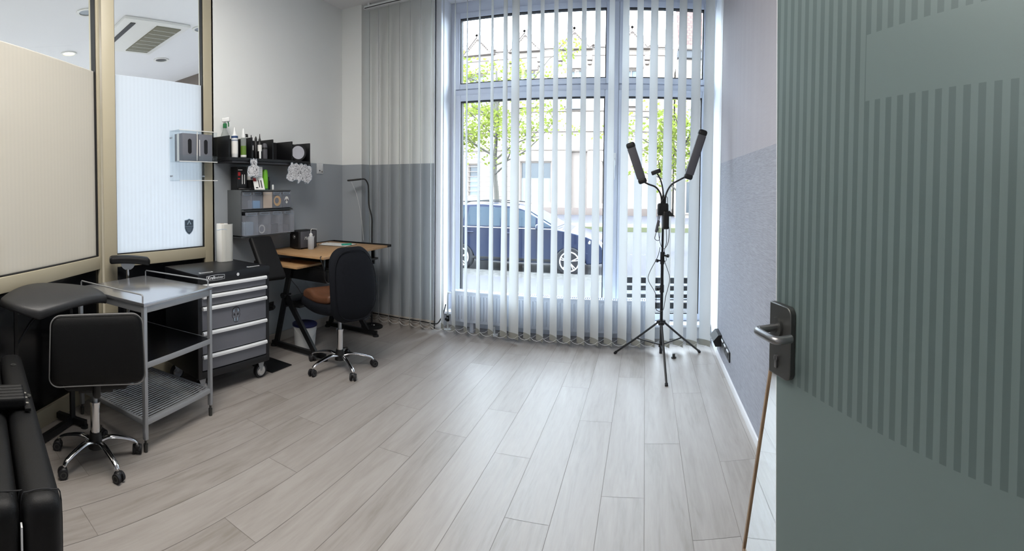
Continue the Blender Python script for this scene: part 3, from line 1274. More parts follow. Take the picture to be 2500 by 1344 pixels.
cb_ = m.build('control_box', 'blackp', tl)
# goose necks
NL = [(-.012, 0, 1.33), (-.02, 0, 1.42), (-.06, 0, 1.48), (-.12, 0, 1.505), (-.175, .0, 1.53)]
NR = [(.016, 0, 1.33), (.02, 0, 1.42), (.06, 0, 1.50), (.13, 0, 1.545), (.205, 0, 1.585)]
NM = [(.0, 0, 1.33), (-.002, 0, 1.44), (-.02, 0, 1.53), (-.05, 0, 1.59)]
for pts in (NL, NR):
    MB().tube(pts, .0075, 10, 6).build('goose_neck', 'black', tl)
nk = MB().tube(NM, .0065, 10, 6).build('phone_holder_arm', 'black', tl)
MB().pad(.04, .015, .017, .008, mat=rotm((-.062, -.008, 1.605), ry=-.38)).tube([(-.03, 0, 1.62), (-.045, .0, 1.70)], .003, 6).build('phone_holder', 'blackp', nk)


def light_bar(p0, p1):
    p0, p1 = Vector(p0), Vector(p1)
    d = p1 - p0
    q = d.to_track_quat('Z', 'Y').to_matrix().to_4x4()
    M = Matrix.Translation(p0) @ q
    L = d.length
    b = MB()
    b.box(-.033, .033, -.033, .033, .03, L - .03, .012, M)
    o = b.build('light_bar', 'lighttube', tl)
    b = MB()
    b.pad(.035, .035, .022, .016, mat=M @ Matrix.Translation((0, 0, .018)))
    b.build('end_cap', 'blackp', o)
    b = MB()
    b.pad(.037, .037, .026, .02, mat=M @ Matrix.Translation((0, 0, L - .018)))
    b.build('end_cap', 'blackp', o)
    b = MB()
    b.box(-.022, .022, -.036, -.0325, .04, L - .04, .001, M)
    b.build('light_panel', 'lighttube', o)


light_bar((-.165, 0, 1.515), (-.275, 0, 1.83))
light_bar((.195, 0, 1.555), (.315, 0, 1.945))
# cables
for pts in ([(-.01, -.04, 1.33), (-.035, -.045, 1.2), (-.03, -.04, 1.08), (0, -.045, .99), (.04, -.04, 1.03), (.05, -.04, 1.14), (.035, -.04, 1.2)],
            [(-.02, -.03, 1.0), (-.04, -.03, .92), (-.10, -.03, .80), (-.11, -.03, .73), (-.05, -.03, .62), (-.045, -.03, .5), (.01, -.03, .49), (.03, -.03, .6), (.05, -.03, .68), (.06, -.03, .76), (.02, -.03, .88), (0, -.03, .95)],
            [(.025, -.05, 1.16), (.03, -.045, 1.05), (.015, -.04, .97), (.03, -.04, .9), (.005, -.035, .86), (.01, -.035, .7), (0, -.03, .6)],
            [(-.03, -.04, 1.35), (-.045, -.05, 1.22), (-.055, -.05, 1.12), (-.065, -.05, 1.07), (-.03, -.05, 1.06), (-.025, -.05, 1.14), (-.035, -.05, 1.24), (-.02, -.05, 1.36), (.03, -.05, 1.40), (.03, -.05, 1.2)]):
    MB().tube(pts, .0028, 6, 6).build('cable', 'black', tl)
MB().pad(.012, .01, .05, .01, mat=rotm((-.045, -.05, 1.17), ry=.2)).build('cable_bundle', 'lighttube', tl)

# ================================================================== TROLLEY
def trolley():
    A_ = Vector((-2.272, 1.295))
    B_ = Vector((-2.404, 1.85))
    ux = (B_ - A_).normalized()            # along the front
    rz = atan2(ux.y, ux.x)
    r = thing('steel_trolley', (A_.x, A_.y, 0), 'brushed steel serving trolley with three shelves in front of the black cabinet', 'trolley', rz)
    W_, D_ = (B_ - A_).length, .60          # local x along front, local y into the depth
    t = .024
    for (x, y) in ((0, 0), (W_, 0), (0, D_), (W_, D_)):
        m = MB()
        m.cbox((x, y, .445), (t, t, .75), .002)
        lg = m.build('leg', 'steel', r)
        MB().cyl((x, y, .045), (x, y, .072), .007).cyl((x, y, 0), (x, y, .045), .011, .013).build('levelling_foot', 'dkgrey', lg)
    m = MB()
    m.box(-.016, W_ + .016, -.016, D_ + .016, .812, .832, .003)
    tp = m.build('top_shelf', 'steelb', r)
    m = MB()
    for y in (-.004, D_ + .004):
        m.box(.012, W_ - .012, y - .005, y + .005, .775, .812, .001)
    for x in (-.004, W_ + .004):
        m.box(x - .005, x + .005, .012, D_ - .012, .775, .812, .001)
    m.build('top_frame', 'steel', r)
    m = MB()
    for x in (.0, W_):
        m.tube([(x, .01, .83), (x, .01, .865), (x, .018, .873), (x, D_ - .018, .873), (x, D_ - .01, .865), (x, D_ - .01, .83)], .0045, 8)
    m.build('side_rail', 'steel', r)
    m = MB()
    MB().box(-.004, W_ + .004, -.004, D_ + .004, .492, .499).build('middle_panel', 'panelb', r)
    m.box(.012, W_ - .012, -.012, -.006, .468, .500, .001).box(.012, W_ - .012, D_ + .006, D_ + .012, .468, .5, .001)
    m.box(-.012, -.006, .012, D_ - .012, .468, .500, .001).box(W_ + .006, W_ + .012, .012, D_ - .012, .468, .5, .001)
    m.build('middle_shelf', 'steel', r)
    m = MB()
    for y in (.0, D_):
        m.box(.012, W_ - .012, y - .010, y + .010, .15, .178, .002)
    for x in (0, W_):
        m.box(x - .010, x + .010, .012, D_ - .012, .15, .178, .002)
    m.build('bottom_frame', 'steel', r)
    m = MB()
    n = 26
    for i in range(n):
        y = .022 + i * (D_ - .044) / (n - 1)
        m.cyl((.008, y, .170), (W_ - .008, y, .170), .0042, n=8)
    for x in (.2, .4):
        m.cyl((x, .01, .162), (x, D_ - .01, .162), .004, n=6)
    m.build('bottom_rack', 'steel', r)
    return r


trolley()

# ================================================================== TOOL CABINET
def cabinet():
    a = Vector((-2.635, 1.925))
    b = Vector((-2.592, 2.565))
    u = (b - a).normalized()
    r = thing('tool_cabinet', (a.x, a.y, 0), 'black and grey rolling tool cabinet with five drawers under the paper roll', 'cabinet', atan2(u.y, u.x))
    W_, D_ = .645, .46
    # local x along the front, local y = depth (away from the room), front at y=0
    m = MB()
    m.box(0, W_, .006, D_, .135, .80, .003)
    m.box(0, .032, -.004, .01, .135, .80, .002).box(W_ - .032, W_, -.004, .01, .135, .80, .002)
    m.box(.03, W_ - .03, -.004, .01, .135, .185, .002)
    body = m.build('body', 'tool', r)
    m = MB()
    m.box(-.004, W_ + .004, -.010, D_, .80, .865, .006)
    top = m.build('top_lid', 'tool', r)
    m = MB()
    for x in (.10, .53):
        m.box(x - .055, x + .055, .035, .055, .865, .868, .001)
    m.build('lid_recess', 'alu', top)
    m = MB()
    for x in (.10, .53):
        m.box(x - .045, x + .045, .040, .050, .868, .8685)
    m.build('recess_slot', 'blackm', top)
    m = MB()
    m.cyl((W_ * .5 + .02, -.012, .835), (W_ * .5 + .02, -.006, .835), .0115, n=20)
    m.build('lock', 'alu', top)
    # badge with lettering on the front edge of the lid
    pts = []
    for i in range(21):
        t = i / 20
        pts.append((.068 + .155 * t, .8175 - .004 * sin(pi * t)))
    up = [(x, .849 + .004 * sin(pi * (x - .068) / .155)) for x, z in pts[::-1]]
    MY = Matrix(((1, 0, 0, 0), (0, 0, -1, -.0102), (0, 1, 0, 0), (0, 0, 0, 1)))
    bd = MB().prism(pts + up, .0012, MY).build('badge', 'alu', top)
    sc = [((x - .1455) * .965 + .1455, (z - .8335) * .88 + .8335) for x, z in pts + up]
    MB().prism(sc, .0016, MY).build('badge_field', 'tool', bd)
    text('Kraft', .031, 'alu', bd, face_my(.108, -.0119, .8335), shear=.12, bold=.0009)
    text('meister', .027, 'alu', bd, face_my(.172, -.0119, .8330), shear=.12, sx=.98)
    # drawers
    edges = [(.797, .715), (.713, .628), (.626, .459), (.457, .293), (.291, .187)]
    edges = [(.795, .722), (.720, .640), (.638, .468), (.466, .304), (.302, .19)]
    for i, (zt, zb) in enumerate(edges):
        dm = MB().box(.034, W_ - .034, -.006, .012, zb + .003, zt - .003, .002)
        d = dm.build('drawer', 'drawer', r)
        hm = MB()
        hm.tube([(.034, -.012, zt - .012), (W_ - .034, -.012, zt - .012)], .0125, 14)
        hm.box(.034, W_ - .034, -.024, -.006, zt - .024, zt - .014, .002)
        hm.build('drawer_handle', 'alu', d)
        if i == 2:
            # skull emblem: outline, face plate, eyes, nose and teeth
            cx, cz = .325, .535
            def ell(rx_, rz_, ox, oz, k=1.0, n=28, half=None):
                return [(cx + ox + rx_ * cos(2 * pi * j / n) * k, cz + oz + rz_ * sin(2 * pi * j / n) * k) for j in range(n)]
            ME = lambda o: Matrix(((1, 0, 0, 0), (0, 0, -1, -.0062 - o), (0, 1, 0, 0), (0, 0, 0, 1)))
            outline = [(-.034, .02), (-.036, .034), (-.030, .052), (-.016, .064), (0, .067), (.016, .064), (.030, .052), (.036, .034), (.034, .02), (.037, .006), (.032, -.012),
                       (.024, -.018), (.022, -.036), (.015, -.045), (0, -.049), (-.015, -.045), (-.022, -.036), (-.024, -.018), (-.032, -.012), (-.037, .006)]
            e = MB().prism([(cx + p, cz + q) for p, q in outline], .0010, ME(0)).build('emblem', 'ink', d)
            MB().prism([(cx + p * .86, cz + .006 + (q - .006) * .88) for p, q in outline], .0006, ME(.0008)).build('emblem_face', 'drawer', e)
            k = MB()
            k.prism([(cx - .026, cz + .006), (cx - .006, cz + .0), (cx - .008, cz + .016), (cx - .020, cz + .022)], .0005, ME(.0013))
            k.prism([(cx + .026, cz + .006), (cx + .020, cz + .022), (cx + .008, cz + .016), (cx + .006, cz + .0)], .0005, ME(.0013))
            k.prism([(cx - .0035, cz - .012), (cx + .0035, cz - .012), (cx, cz + .0)], .0005, ME(.0013))
            k.prism([(cx - .0015, cz + .025), (cx + .0015, cz + .025), (cx + .0015, cz + .058), (cx - .0015, cz + .058)], .0005, ME(.0013))
            for q in (-.012, .012):
                k.prism([(cx + q - .0015, cz + .03), (cx + q + .0015, cz + .03), (cx + q * .9 + .0015, cz + .052), (cx + q * .9 - .0015, cz + .052)], .0005, ME(.0013))
            for q in (-.006, 0, .006):
                k.prism([(cx + q - .001, cz - .038), (cx + q + .001, cz - .038), (cx + q + .001, cz - .018), (cx + q - .001, cz - .018)], .0005, ME(.0013))
            k.build('emblem_line', 'ink', e)
            k = MB()
            k.prism([(cx - .028, cz + .03), (cx - .014, cz + .03), (cx - .012, cz + .052), (cx - .022, cz + .048)], .0004, ME(.0013))
            k.prism([(cx + .014, cz + .03), (cx + .028, cz + .03), (cx + .022, cz + .048), (cx + .012, cz + .052)], .0004, ME(.0013))
            k.prism([(cx - .017, cz - .038), (cx - .009, cz - .04), (cx - .009, cz - .016), (cx - .018, cz - .014)], .0004, ME(.0013))
            k.prism([(cx + .009, cz - .04), (cx + .017, cz - .038), (cx + .018, cz - .014), (cx + .009, cz - .016)], .0004, ME(.0013))
            k.build('emblem_light', 'stickl', e)
    # casters
    for (x, y) in ((.055, .05), (W_ - .055, .05), (.055, D_ - .06), (W_ - .055, D_ - .06)):
        m = MB()
        m.box(x - .035, x + .035, y - .035, y + .035, .128, .135, .001)
        m.cyl((x, y, .115), (x, y, .13), .02)
        m.prism([(-.026, .04), (.03, .04), (.012, -.022), (-.004, -.022)], .003, Matrix(((1, 0, 0, x), (0, 0, -1, y - .017), (0, 1, 0, .078), (0, 0, 0, 1))))
        m.prism([(-.026, .04), (.03, .04), (.012, -.022), (-.004, -.022)], .003, Matrix(((1, 0, 0, x), (0, 0, -1, y + .020), (0, 1, 0, .078), (0, 0, 0, 1))))
        c = m.build('caster', 'steel', r)
        w_ = MB()
        w_.cyl((x + .006, y - .014, .055), (x + .006, y + .014, .055), .055, n=28)
        w_ = w_.build('wheel', 'rubber', c)
        MB().cyl((x + .006, y - .0155, .055), (x + .006, y + .0155, .055), .040, n=24).build('wheel_disc', 'greyw', w_)
        MB().cyl((x + .006, y - .019, .055), (x + .006, y - .0155, .055), .032, .034, n=24).build('hub_cap', 'chrome', w_)
    return r


cabinet()

# ================================================================== PAPER ROLL ON THE CABINET
pr = thing('paper_roll', (-3.01, 2.455, .8651), 'upright white paper couch roll with a loose end standing on the black tool cabinet', 'paper roll')
m = MB()
m.lathe([(.0, 0), (.046, 0), (.048, .004), (.048, .303), (.046, .307), (.018, .307), (.018, .30)], n=32)
m.build('roll', 'paper', pr)
MB().lathe([(.0, 0), (.017, 0), (.017, .309), (.012, .309), (.012, .301), (0, .301)], n=24).build('core', 'wood_b', pr)
m = MB()
sp_ = [(.048 * cos(a), .048 * sin(a)) for a in [-.8 + .12 * i for i in range(9)]]
sp_ += [(.052, .03), (.050, .055), (.040, .078), (.026, .09)]
rows = [[m.bm.verts.new((x, y, z)) for x, y in sp_] for z in (.002, .304)]
for i in range(len(sp_) - 1):
    m.bm.faces.new((rows[0][i], rows[0][i + 1], rows[1][i + 1], rows[1][i]))
m.build('loose_sheet', 'paper2', pr)
MB().tube([(.0485 * cos(a), .0485 * sin(a), .262 - .004 * sin(3 * a)) for a in [-1.8 + .1 * i for i in range(28)]], .0009, 5).build('glue_line', 'lblue', pr)


# ================================================================== OFFICE CHAIRS
def star_base(r, rad, ang0, hubz, coltop, wheel=.026):
    """five chromed arms with twin wheel casters, hub and gas lift"""
    m = MB()
    m.cyl((0, 0, hubz - .035), (0, 0, hubz + .03), .042, .034, 24)
    m.cyl((0, 0, hubz + .03), (0, 0, hubz + .05), .034, .03, 24)
    m.build('hub', 'blackp', r)
    m = MB()
    m.cyl((0, 0, hubz + .05), (0, 0, hubz + .20), .026, n=24)
    m.cyl((0, 0, hubz + .20), (0, 0, hubz + .215), .030, n=24)
    m.build('gas_lift', 'chrome', r)
    m = MB()
    m.cyl((0, 0, hubz + .21), (0, 0, coltop), .0145, n=16)
    for k in range(4):
        z = hubz + .23 + k * .03
        if z < coltop - .01:
            m.ring(.0155, .013, .003, rotm((0, 0, z)), 16)
    m.build('piston', 'steel', r)
    for k in range(5):
        a = ang0 + 2 * pi * k / 5
        c, s = cos(a), sin(a)
        m = MB()
        pts = [(.03 * c, .03 * s, hubz), (rad * .35 * c, rad * .35 * s, hubz + .012), (rad * .68 * c, rad * .68 * s, hubz - .004), (rad * .92 * c, rad * .92 * s, hubz - .025), (rad * c, rad * s, .062)]
        m.tube(pts, [.021, .013], 12, 6, flat=.62)
        arm = m.build('arm', 'chrome', r)
        y = rotm((rad * c, rad * s, 0), rz=a + .9 * (k % 3) - .6)
        m = MB()
        m.cyl((0, 0, .045), (0, 0, .068), .008, n=10, )
        b = m.bm
        for v in b.verts:
            v.co = y @ v.co
        m.build('caster_stem', 'chrome', arm)
        m = MB()
        m.pad(.020, .021, .020, .016, mat=y @ Matrix.Translation((.004, 0, .036)))
        h = m.build('caster_hood', 'blackp', arm)
        m = MB()
        for q in (-1, 1):
            m.cyl(tuple(y @ Vector((.008, q * .008, wheel))), tuple(y @ Vector((.008, q * .024, wheel))), wheel, wheel * .93, 20)
        m.build('caster_wheel', 'rubber', h)
        m = MB()
        for q in (-1, 1):
            m.ring(.017, .011, .001, y @ rotm((.008, q * .0245, wheel), rx=pi / 2), 20)
        m.build('wheel_ring', 'dkgrey', h)


# low-back chair at the left, seen from behind; it faces local +y
c1 = thing('office_chair', (-2.335, 1.02, 0), 'black low back swivel chair with light piping in front of the steel trolley', 'chair', rz=1.21)
star_base(c1, .230, radians(-68) - 1.21, .105, .42)
m = MB()
m.pad(.17, .165, .038, .035, lambda p: (p.x, p.y, p.z - .025 * max(0, p.y - .1) / .1), rotm((0, .01, .468)))
m.build('seat', 'leather', c1)
MB().box(-.09, .09, -.10, .10, .405, .43, .006).build('seat_plate', 'blackp', c1)
m = MB()
m.tube([(0, -.05, .42), (0, -.17, .42), (0, -.215, .45), (0, -.222, .55)], .018, 10, 5, flat=.5)
m.build('back_bracket', 'blackp', c1)


def bk1(p):
    z = p.z
    return (p.x * (1.0 + .03 * (-z) / .18), p.y - .30 * p.x * p.x + .05 * (z * z) / .04 * .3, z)


m = MB()
m.pad(.228, .026, .174, .05, bk1, rotm((0, -.235, .678)), k=5, m=10)
bk = m.build('backrest', 'leather', c1)
m = MB()
# piping around the rear edge
pp = []
rr_ = .05
for (cx, cz, a0) in ((.228 - rr_, .174 - rr_, 0), (-.228 + rr_, .174 - rr_, pi / 2), (-.228 + rr_, -.174 + rr_, pi), (.228 - rr_, -.174 + rr_, 1.5 * pi)):
    for i in range(7):
        a = a0 + pi / 2 * i / 6
        q = Vector((cx + rr_ * cos(a), -.020, cz + rr_ * sin(a)))
        pp.append(Vector(bk1(q)) + Vector((0, -.235, .678)))
# subdivide straight stretches so that the piping follows the bend
full = []
for i in range(len(pp)):
    a, b = pp[i], pp[(i + 1) % len(pp)]
    n = max(1, int((b - a).length / .03))
    for k in range(n):
        t = k / n
        q = a.lerp(b, t)
        full.append(q)
for q in full:
    q.y = -.235 - .020 - .30 * q.x * q.x + .05 * ((q.z - .678) ** 2) / .04 * .3
m.tube(full + [full[0]], .0032, 6)
m.build('piping', 'piping', bk)

# desk chair with a brown seat, seen from behind right; faces local +y (world -x)
c2 = thing('desk_chair', (-2.29, 3.075, 0), 'dark suede high back chair with brown seat cushion and chrome base at the drafting desk', 'chair', rz=1.18)
star_base(c2, .272, radians(-31.5) - 1.18, .105, .47, .028)
m = MB()
m.pad(.225, .225, .045, .04, lambda p: (p.x * (1 - .12 * max(0, -p.y) / .22), p.y, p.z + .02 * (p.y / .2) ** 2), rotm((0, .05, .505)))
m.build('seat_shell', 'suede', c2)
m = MB()
m.pad(.205, .205, .035, .03, lambda p: (p.x * (1 - .10 * max(0, -p.y) / .2), p.y, p.z + (.03 * sin(max(0, (p.y) / .2) * pi) if p.z > 0 else 0) + .03 * (p.y / .2) ** 2 * (1 if p.y < 0 else .1)), rotm((0, .065, .572)), k=4, m=12)
m.build('seat_cushion', 'brown', c2)
MB().box(-.08, .08, -.08, .12, .445, .47, .006).build('seat_plate', 'blackp', c2)


def bk2(p):
    z = p.z / .29
    wd = 1.0 - .16 * max(0, z) ** 2 - .10 * max(0, -z) ** 2 - .03
    return (p.x * wd, p.y - .9 * p.x * p.x * .5 + .045 * (1 - z * z) * -1 + (.03 * z), p.z)


m = MB()
m.pad(.215, .034, .285, .12, lambda p: (bk2(p)[0], -(-bk2(p)[1]) + 1.1 * p.x * p.x, bk2(p)[2]), rotm((0, -.185, .715)), k=6, m=10)
bk = m.build('backrest', 'suede', c2)
m = MB()
pp = []
for i in range(64):
    a = 2 * pi * i / 64
    ca, sa = cos(a), sin(a)
    n = 3.2
    x = .192 * abs(ca) ** (2 / n) * (1 if ca > 0 else -1)
    z = .262 * abs(sa) ** (2 / n) * (1 if sa > 0 else -1)
    q = bk2(Vector((x, -.036, z)))
    pp.append(Vector((q[0], q[1] + 1.1 * x * x - .185 - .0005, q[2] + .715)))
m.tube(pp + [pp[0]], .0035, 6)
m.build('seam_piping', 'suede', bk)
m = MB()
m.tube([(0, -.02, .47), (0, -.13, .465), (0, -.19, .50), (0, -.225, .56)], .03, 10, 5, flat=.4)
m.build('back_bracket', 'blackp', c2)

# ================================================================== DRAFTING DESK
dk = thing('drafting_desk', (-2.79, 3.53, 0), 'drafting desk with beech board and black metal legs against the grey wall', 'desk')
for y, s in ((-.405, -1), (.405, 1)):
    m = MB()
    m.beam((-.31, y, .035), (.31, y, .035), .03, .04)
    br = m.build('foot_bar', 'black', dk)
    for x in (-.30, .30):
        MB().cyl((x, y, 0), (x, y, .018), .03, .026, 20).build('foot_pad', 'rubber', br)
    m = MB()
    m.beam((-.26, y, .045), (-.07, y, .80), .028, .045)
    m.build('leg', 'black', dk)
    m = MB()
    m.beam((.20, y + .0 * s, .045), (-.13, y, .48), .028, .045)
    m.build('leg', 'black', dk)
    m = MB()
    m.cyl((-.13, y - .05 * (1 if s > 0 else 1), .50), (-.13, y + .05, .50), .008)
    m.cyl((-.13, y - .06, .50), (-.13, y - .035, .50), .026, n=12)
    m.build('height_knob', 'blackp', dk)
m = MB()
m.box(-.16, .02, -.40, .40, .40, .415, .002, None)
m.box(-.165, -.155, -.40, .40, .38, .47, .002)
for i in range(24):
    y = -.36 + i * .031
    m.box(-.15, .01, y - .004, y + .004, .414, .417)
m.build('foot_shelf', 'black', dk)
m = MB()
m.box(-.30, .33, -.38, .40, .765, .785, .002)
for y in (-.38, .38):
    m.beam((-.27, y, .74), (.30, y, .74), .022, .04)
for x, y in ((.29, -.40), (.29, .38), (-.26, -.40), (-.26, .38)):
    m.beam((x, y, .76), (x, y, .875), .022)
m.build('frame', 'black', dk)
m = MB()
m.box(-.31, .165, -.60, -.26, .785, .803, .002)
m.build('side_board', 'woodt', dk)
m = MB()
m.box(-.335, .375, -.505, .50, .872, .892, .002)
m.build('table_board', 'woodt', dk)
m = MB()
m.box(-.345, .375, .502, .575, .872, .884, .002)
m.box(-.345, .375, .57, .577, .872, .897, .001)
m.box(-.352, -.343, -.10, .577, .872, .897, .001)
m.build('side_tray', 'black', dk)
m = MB()
m.box(.35, .385, -.34, .05, .856, .871, .002)
m.build('pencil_ledge', 'dkgrey', dk)
m = MB()
m.box(-.25, .315, -.40, .12, .655, .76, .003)
m.build('drawer_case', 'black', dk)
m = MB()
m.box(.316, .330, -.385, .10, .662, .752, .003)
dw = m.build('drawer', 'blackm', dk)
m = MB()
pts = [(.035 * cos(a) + (.02 if cos(a) > 0 else -.02), .016 * sin(a)) for a in [2 * pi * i / 28 for i in range(28)]]
m.tube([(.331, x - .14, z + .707) for x, z in pts] + [(.331, pts[0][0] - .14, pts[0][1] + .707)], .0045, 8)
m.build('oval_pull', 'wplast', dw)
m = MB()
m.box(.10, .345, -.385, .10, .755, .767, .001)
m.build('upper_drawer_lip', 'dkgrey', dk)

# things on the desk ------------------------------------------------
spk = thing('speaker', (-2.96, 3.40, .8921), 'black box speaker with a white script logo on the desk', 'speaker', rz=-.12)
m = MB()
m.pad(.068, .115, .082, .012, None, rotm((0, 0, .088)))
m.build('cabinet_box', 'blackp', spk)
MB().box(.0665, .0705, -.098, .098, .012, .164, .003).build('grille_cloth', 'lighttube', spk)
MB().box(-.045, .045, -.08, .08, .169, .173, .002).build('control_panel', 'blackm', spk)
m = MB()
for x, y in ((-.05, -.09), (.05, -.09), (-.05, .09), (.05, .09)):
    m.cyl((x, y, 0), (x, y, .008), .01)
m.build('speaker_foot', 'rubber', spk)
m = MB()
m.cyl((-.0, -.1155, .115), (0, -.118, .115), .006)
m.cyl((0, -.1145, .115), (0, -.1155, .115), .02)
m.build('port', 'chrome', spk)
text('Marshall', .042, 'wplast', spk, face_px(.0706, .01, .10), shear=.35, sx=.9)

sq = thing('squeeze_bottle', (-2.845, 3.375, .8921), 'translucent white squeeze bottle with a bent spout on the desk beside the speaker', 'bottle')
MB().lathe([(.0, 0), (.026, 0), (.029, .004), (.029, .105), (.024, .118), (.014, .123)], n=28).build('body', sheetmat('milky_plastic', '#d3d6da', .45), sq)
MB().lathe([(.016, .121), (.0165, .142), (.008, .147), (.005, .152)], n=20).build('cap', 'wplast', sq)
MB().tube([(0, 0, .148), (0, 0, .175), (.004, .008, .188), (.012, .028, .188), (.02, .065, .184)], [.0036, .0014], 8, 4).build('spout', 'wplast', sq)

cl = thing('clipboard', (-2.86, 3.80, .8921), 'clipboard with white sheets lying on the right half of the desk', 'clipboard', rz=.12)
MB().box(-.16, .16, -.115, .115, 0, .003, .001).build('board', 'black', cl)
MB().box(-.15, .155, -.105, .105, .003, .006).build('sheets', 'paper', cl)
MB().box(-.155, -.135, -.05, .05, .004, .012, .002).build('clip', 'alu', cl)
mk = thing('marker_pen', (-2.74, 3.78, .8982), 'teal marker pen lying across the edge of the clipboard', 'pen', rz=1.1)
MB().cyl((-.045, 0, .009), (.03, 0, .009), .0085).build('barrel', 'teal', mk)
MB().cyl((.03, 0, .009), (.06, 0, .009), .009).build('cap', 'teal', mk)

# floor standing reading lamp behind the desk
fl = thing('floor_lamp', (-2.70, 4.19, 0), 'thin black goose neck floor lamp standing between the desk and the blind', 'lamp')
MB().lathe([(0, 0), (.115, 0), (.115, .012), (.10, .02), (.015, .024), (.012, .03)], n=36).build('base', 'black', fl)
MB().cyl((0, 0, .02), (0, 0, .92), .008).build('pole', 'black', fl)
MB().tube([(0, 0, .92), (0, 0, 1.02), (.005, -.01, 1.15), (-.03, -.01, 1.28), (-.035, -.01, 1.42), (-.04, -.015, 1.50), (-.065, -.03, 1.548), (-.10, -.045, 1.552)], .0075, 8, 6).build('goose_neck', 'black', fl)
m = MB()
m.pad(.075, .028, .009, .009, None, rotm((-.17, -.075, 1.545), ry=-.10, rz=.42))
m.build('lamp_head', 'black', fl)
MB().tube([(-.2, -.09, 1.53), (-.17, -.04, 1.40), (-.155, 0, 1.25), (-.14, .02, 1.1), (-.13, .04, .9)], .002, 6, 5).build('cord', 'wplast', fl)
MB().cyl((.04, -.02, .028), (.04, -.02, .034), .008).build('foot_switch', 'wplast', fl)

# bucket under the desk
bu = thing('bucket', (-2.86, 3.30, 0), 'white plastic bucket with a dark blue lid on the floor beneath the desk', 'bucket')
MB().lathe([(0, 0), (.088, 0), (.092, .004), (.108, .19), (.110, .20), (.104, .20)], n=36).build('body', 'wplast', bu)
MB().lathe([(.0, .199), (.113, .199), (.115, .203), (.115, .216), (.110, .22), (.103, .214), (0, .214)], n=36).build('lid', 'navy', bu)
MB().tube([(.109 * cos(a), .109 * sin(a), .185 - .07 * sin((a + 1.9) / 2.6 * pi)) for a in [-1.9 + .2 * i for i in range(14)]], .002, 6).build('bail_handle', 'wplast', bu)

# desk cable
dc = thing('desk_cable', (-2.46, 3.03, 0), 'thin black cable looping down from the desk front to the chair', 'cable')
MB().tube([(.0, .02, .895), (.03, -.03, .885), (.05, -.01, .80), (.04, .02, .70), (.10, .04, .66)], .0032, 6, 6).build('cable', 'blackp', dc)
d2_ = thing('arm_rest_cable', (-2.70, 2.93, 0), 'thin cable running from the tilted arm rest pad to the desk foot shelf', 'cable')
MB().tube([(0, 0, .70), (.03, .06, .62), (.02, .12, .56), (-.02, .25, .52), (-.02, .33, .47), (-.03, .36, .42)], .003, 6, 6).build('cable', 'blackp', d2_)

# ================================================================== ARM RESTS
# tilted pad between cabinet and desk
ar = thing('arm_rest', (-2.80, 2.74, 0), 'tall black arm rest with steeply tilted pad between the tool cabinet and the desk', 'arm rest')
MB().box(-.14, .17, -.10, .13, 0, .008, .002).build('base_plate', 'black', ar)
MB().cyl((-.06, -.02, .008), (-.06, -.02, .82), .014).build('post', 'black', ar)
m = MB()
m.cyl((-.06, -.02, .34), (-.06, -.02, .38), .022)
m.cyl((-.06, .0, .36), (-.06, .05, .36), .02, n=10)
m.build('clamp', 'blackp', ar)
MB().cbox((-.06, -.02, .83), (.06, .06, .06), .01).build('tilt_joint', 'blackp', ar)
m = MB()
m.pad(.205, .105, .028, .022, None, rotm((-.012, .03, .88), ry=radians(52), rz=-.25), k=4)
m.build('pad', 'leather', ar)

# small pad on a chromed pole behind the trolley
a2 = thing('arm_rest', (-3.035, 1.60, 0), 'small black arm rest on a chrome pole in the corner of the glass partition', 'arm rest')
MB().lathe([(0, 0), (.10, 0), (.10, .01), (.02, .018)], c=(0.0, 0, 0)).build('base_plate', 'black', a2)
MB().cyl((0, 0, .01), (0, 0, .885), .0115).build('pole', 'chrome', a2)
m = MB()
m.prism([(.052 * cos(pi + pi * i / 14), .052 * sin(pi + pi * i / 14)) for i in range(15)], .006, Matrix(((.25, 0, .97, 0), (.97, 0, -.25, 0), (0, 1, 0, .93), (0, 0, 0, 1))))
m.build('tilt_bracket', 'steel', a2)
m = MB()
m.pad(.145, .055, .026, .02, lambda p: (p.x, p.y, p.z - .5 * p.x * p.x), rotm((.02, .005, .957), rz=1.15, ry=.06))
m.build('pad', 'leather', a2)

# wide leg rest on two posts at the far left
a3 = thing('leg_rest', (-2.675, .865, 0), 'wide dark grey padded rest on a black two-post stand by the far left glass panel', 'arm rest')
d0 = Vector((-.538, .843, 0))           # along the partition
n0 = Vector((.843, .538, 0))
def loc3(u_, v_, z):
    p = d0 * u_ + n0 * v_
    return (p.x, p.y, z)


m = MB()
m.beam(loc3(-.32, .03, .03), loc3(.22, .03, .03), .03, .035)
m.build('floor_bar', 'black', a3)
for u_ in (-.30, .20):
    m = MB()
    m.beam(loc3(u_, -.12, .03), loc3(u_, .13, .03), .03, .035)
    for v_ in (-.12, .12):
        m.cyl(loc3(u_, v_, 0), loc3(u_, v_, .02), .022)
    m.build('foot', 'black', a3)
    MB().beam(loc3(u_, .03, .04), loc3(u_, .03, .56), .032, .026).build('post', 'black', a3)
    MB().beam(loc3(u_, .03, .54), loc3(u_, .03, .81), .022, .018).build('inner_post', 'black', a3)
m = MB()
m.beam(loc3(-.30, .03, .80), loc3(.20, .03, .80), .02, .02)
m.tube([loc3(-.30, .03, .62), loc3(-.18, .03, .72), loc3(0, .03, .80)], .007, 6)
m.build('pad_frame', 'black', a3)
Mx = Matrix(((d0.x, n0.x, 0, 0), (d0.y, n0.y, 0, 0), (0, 0, 1, 0), (0, 0, 0, 1)))
m = MB()
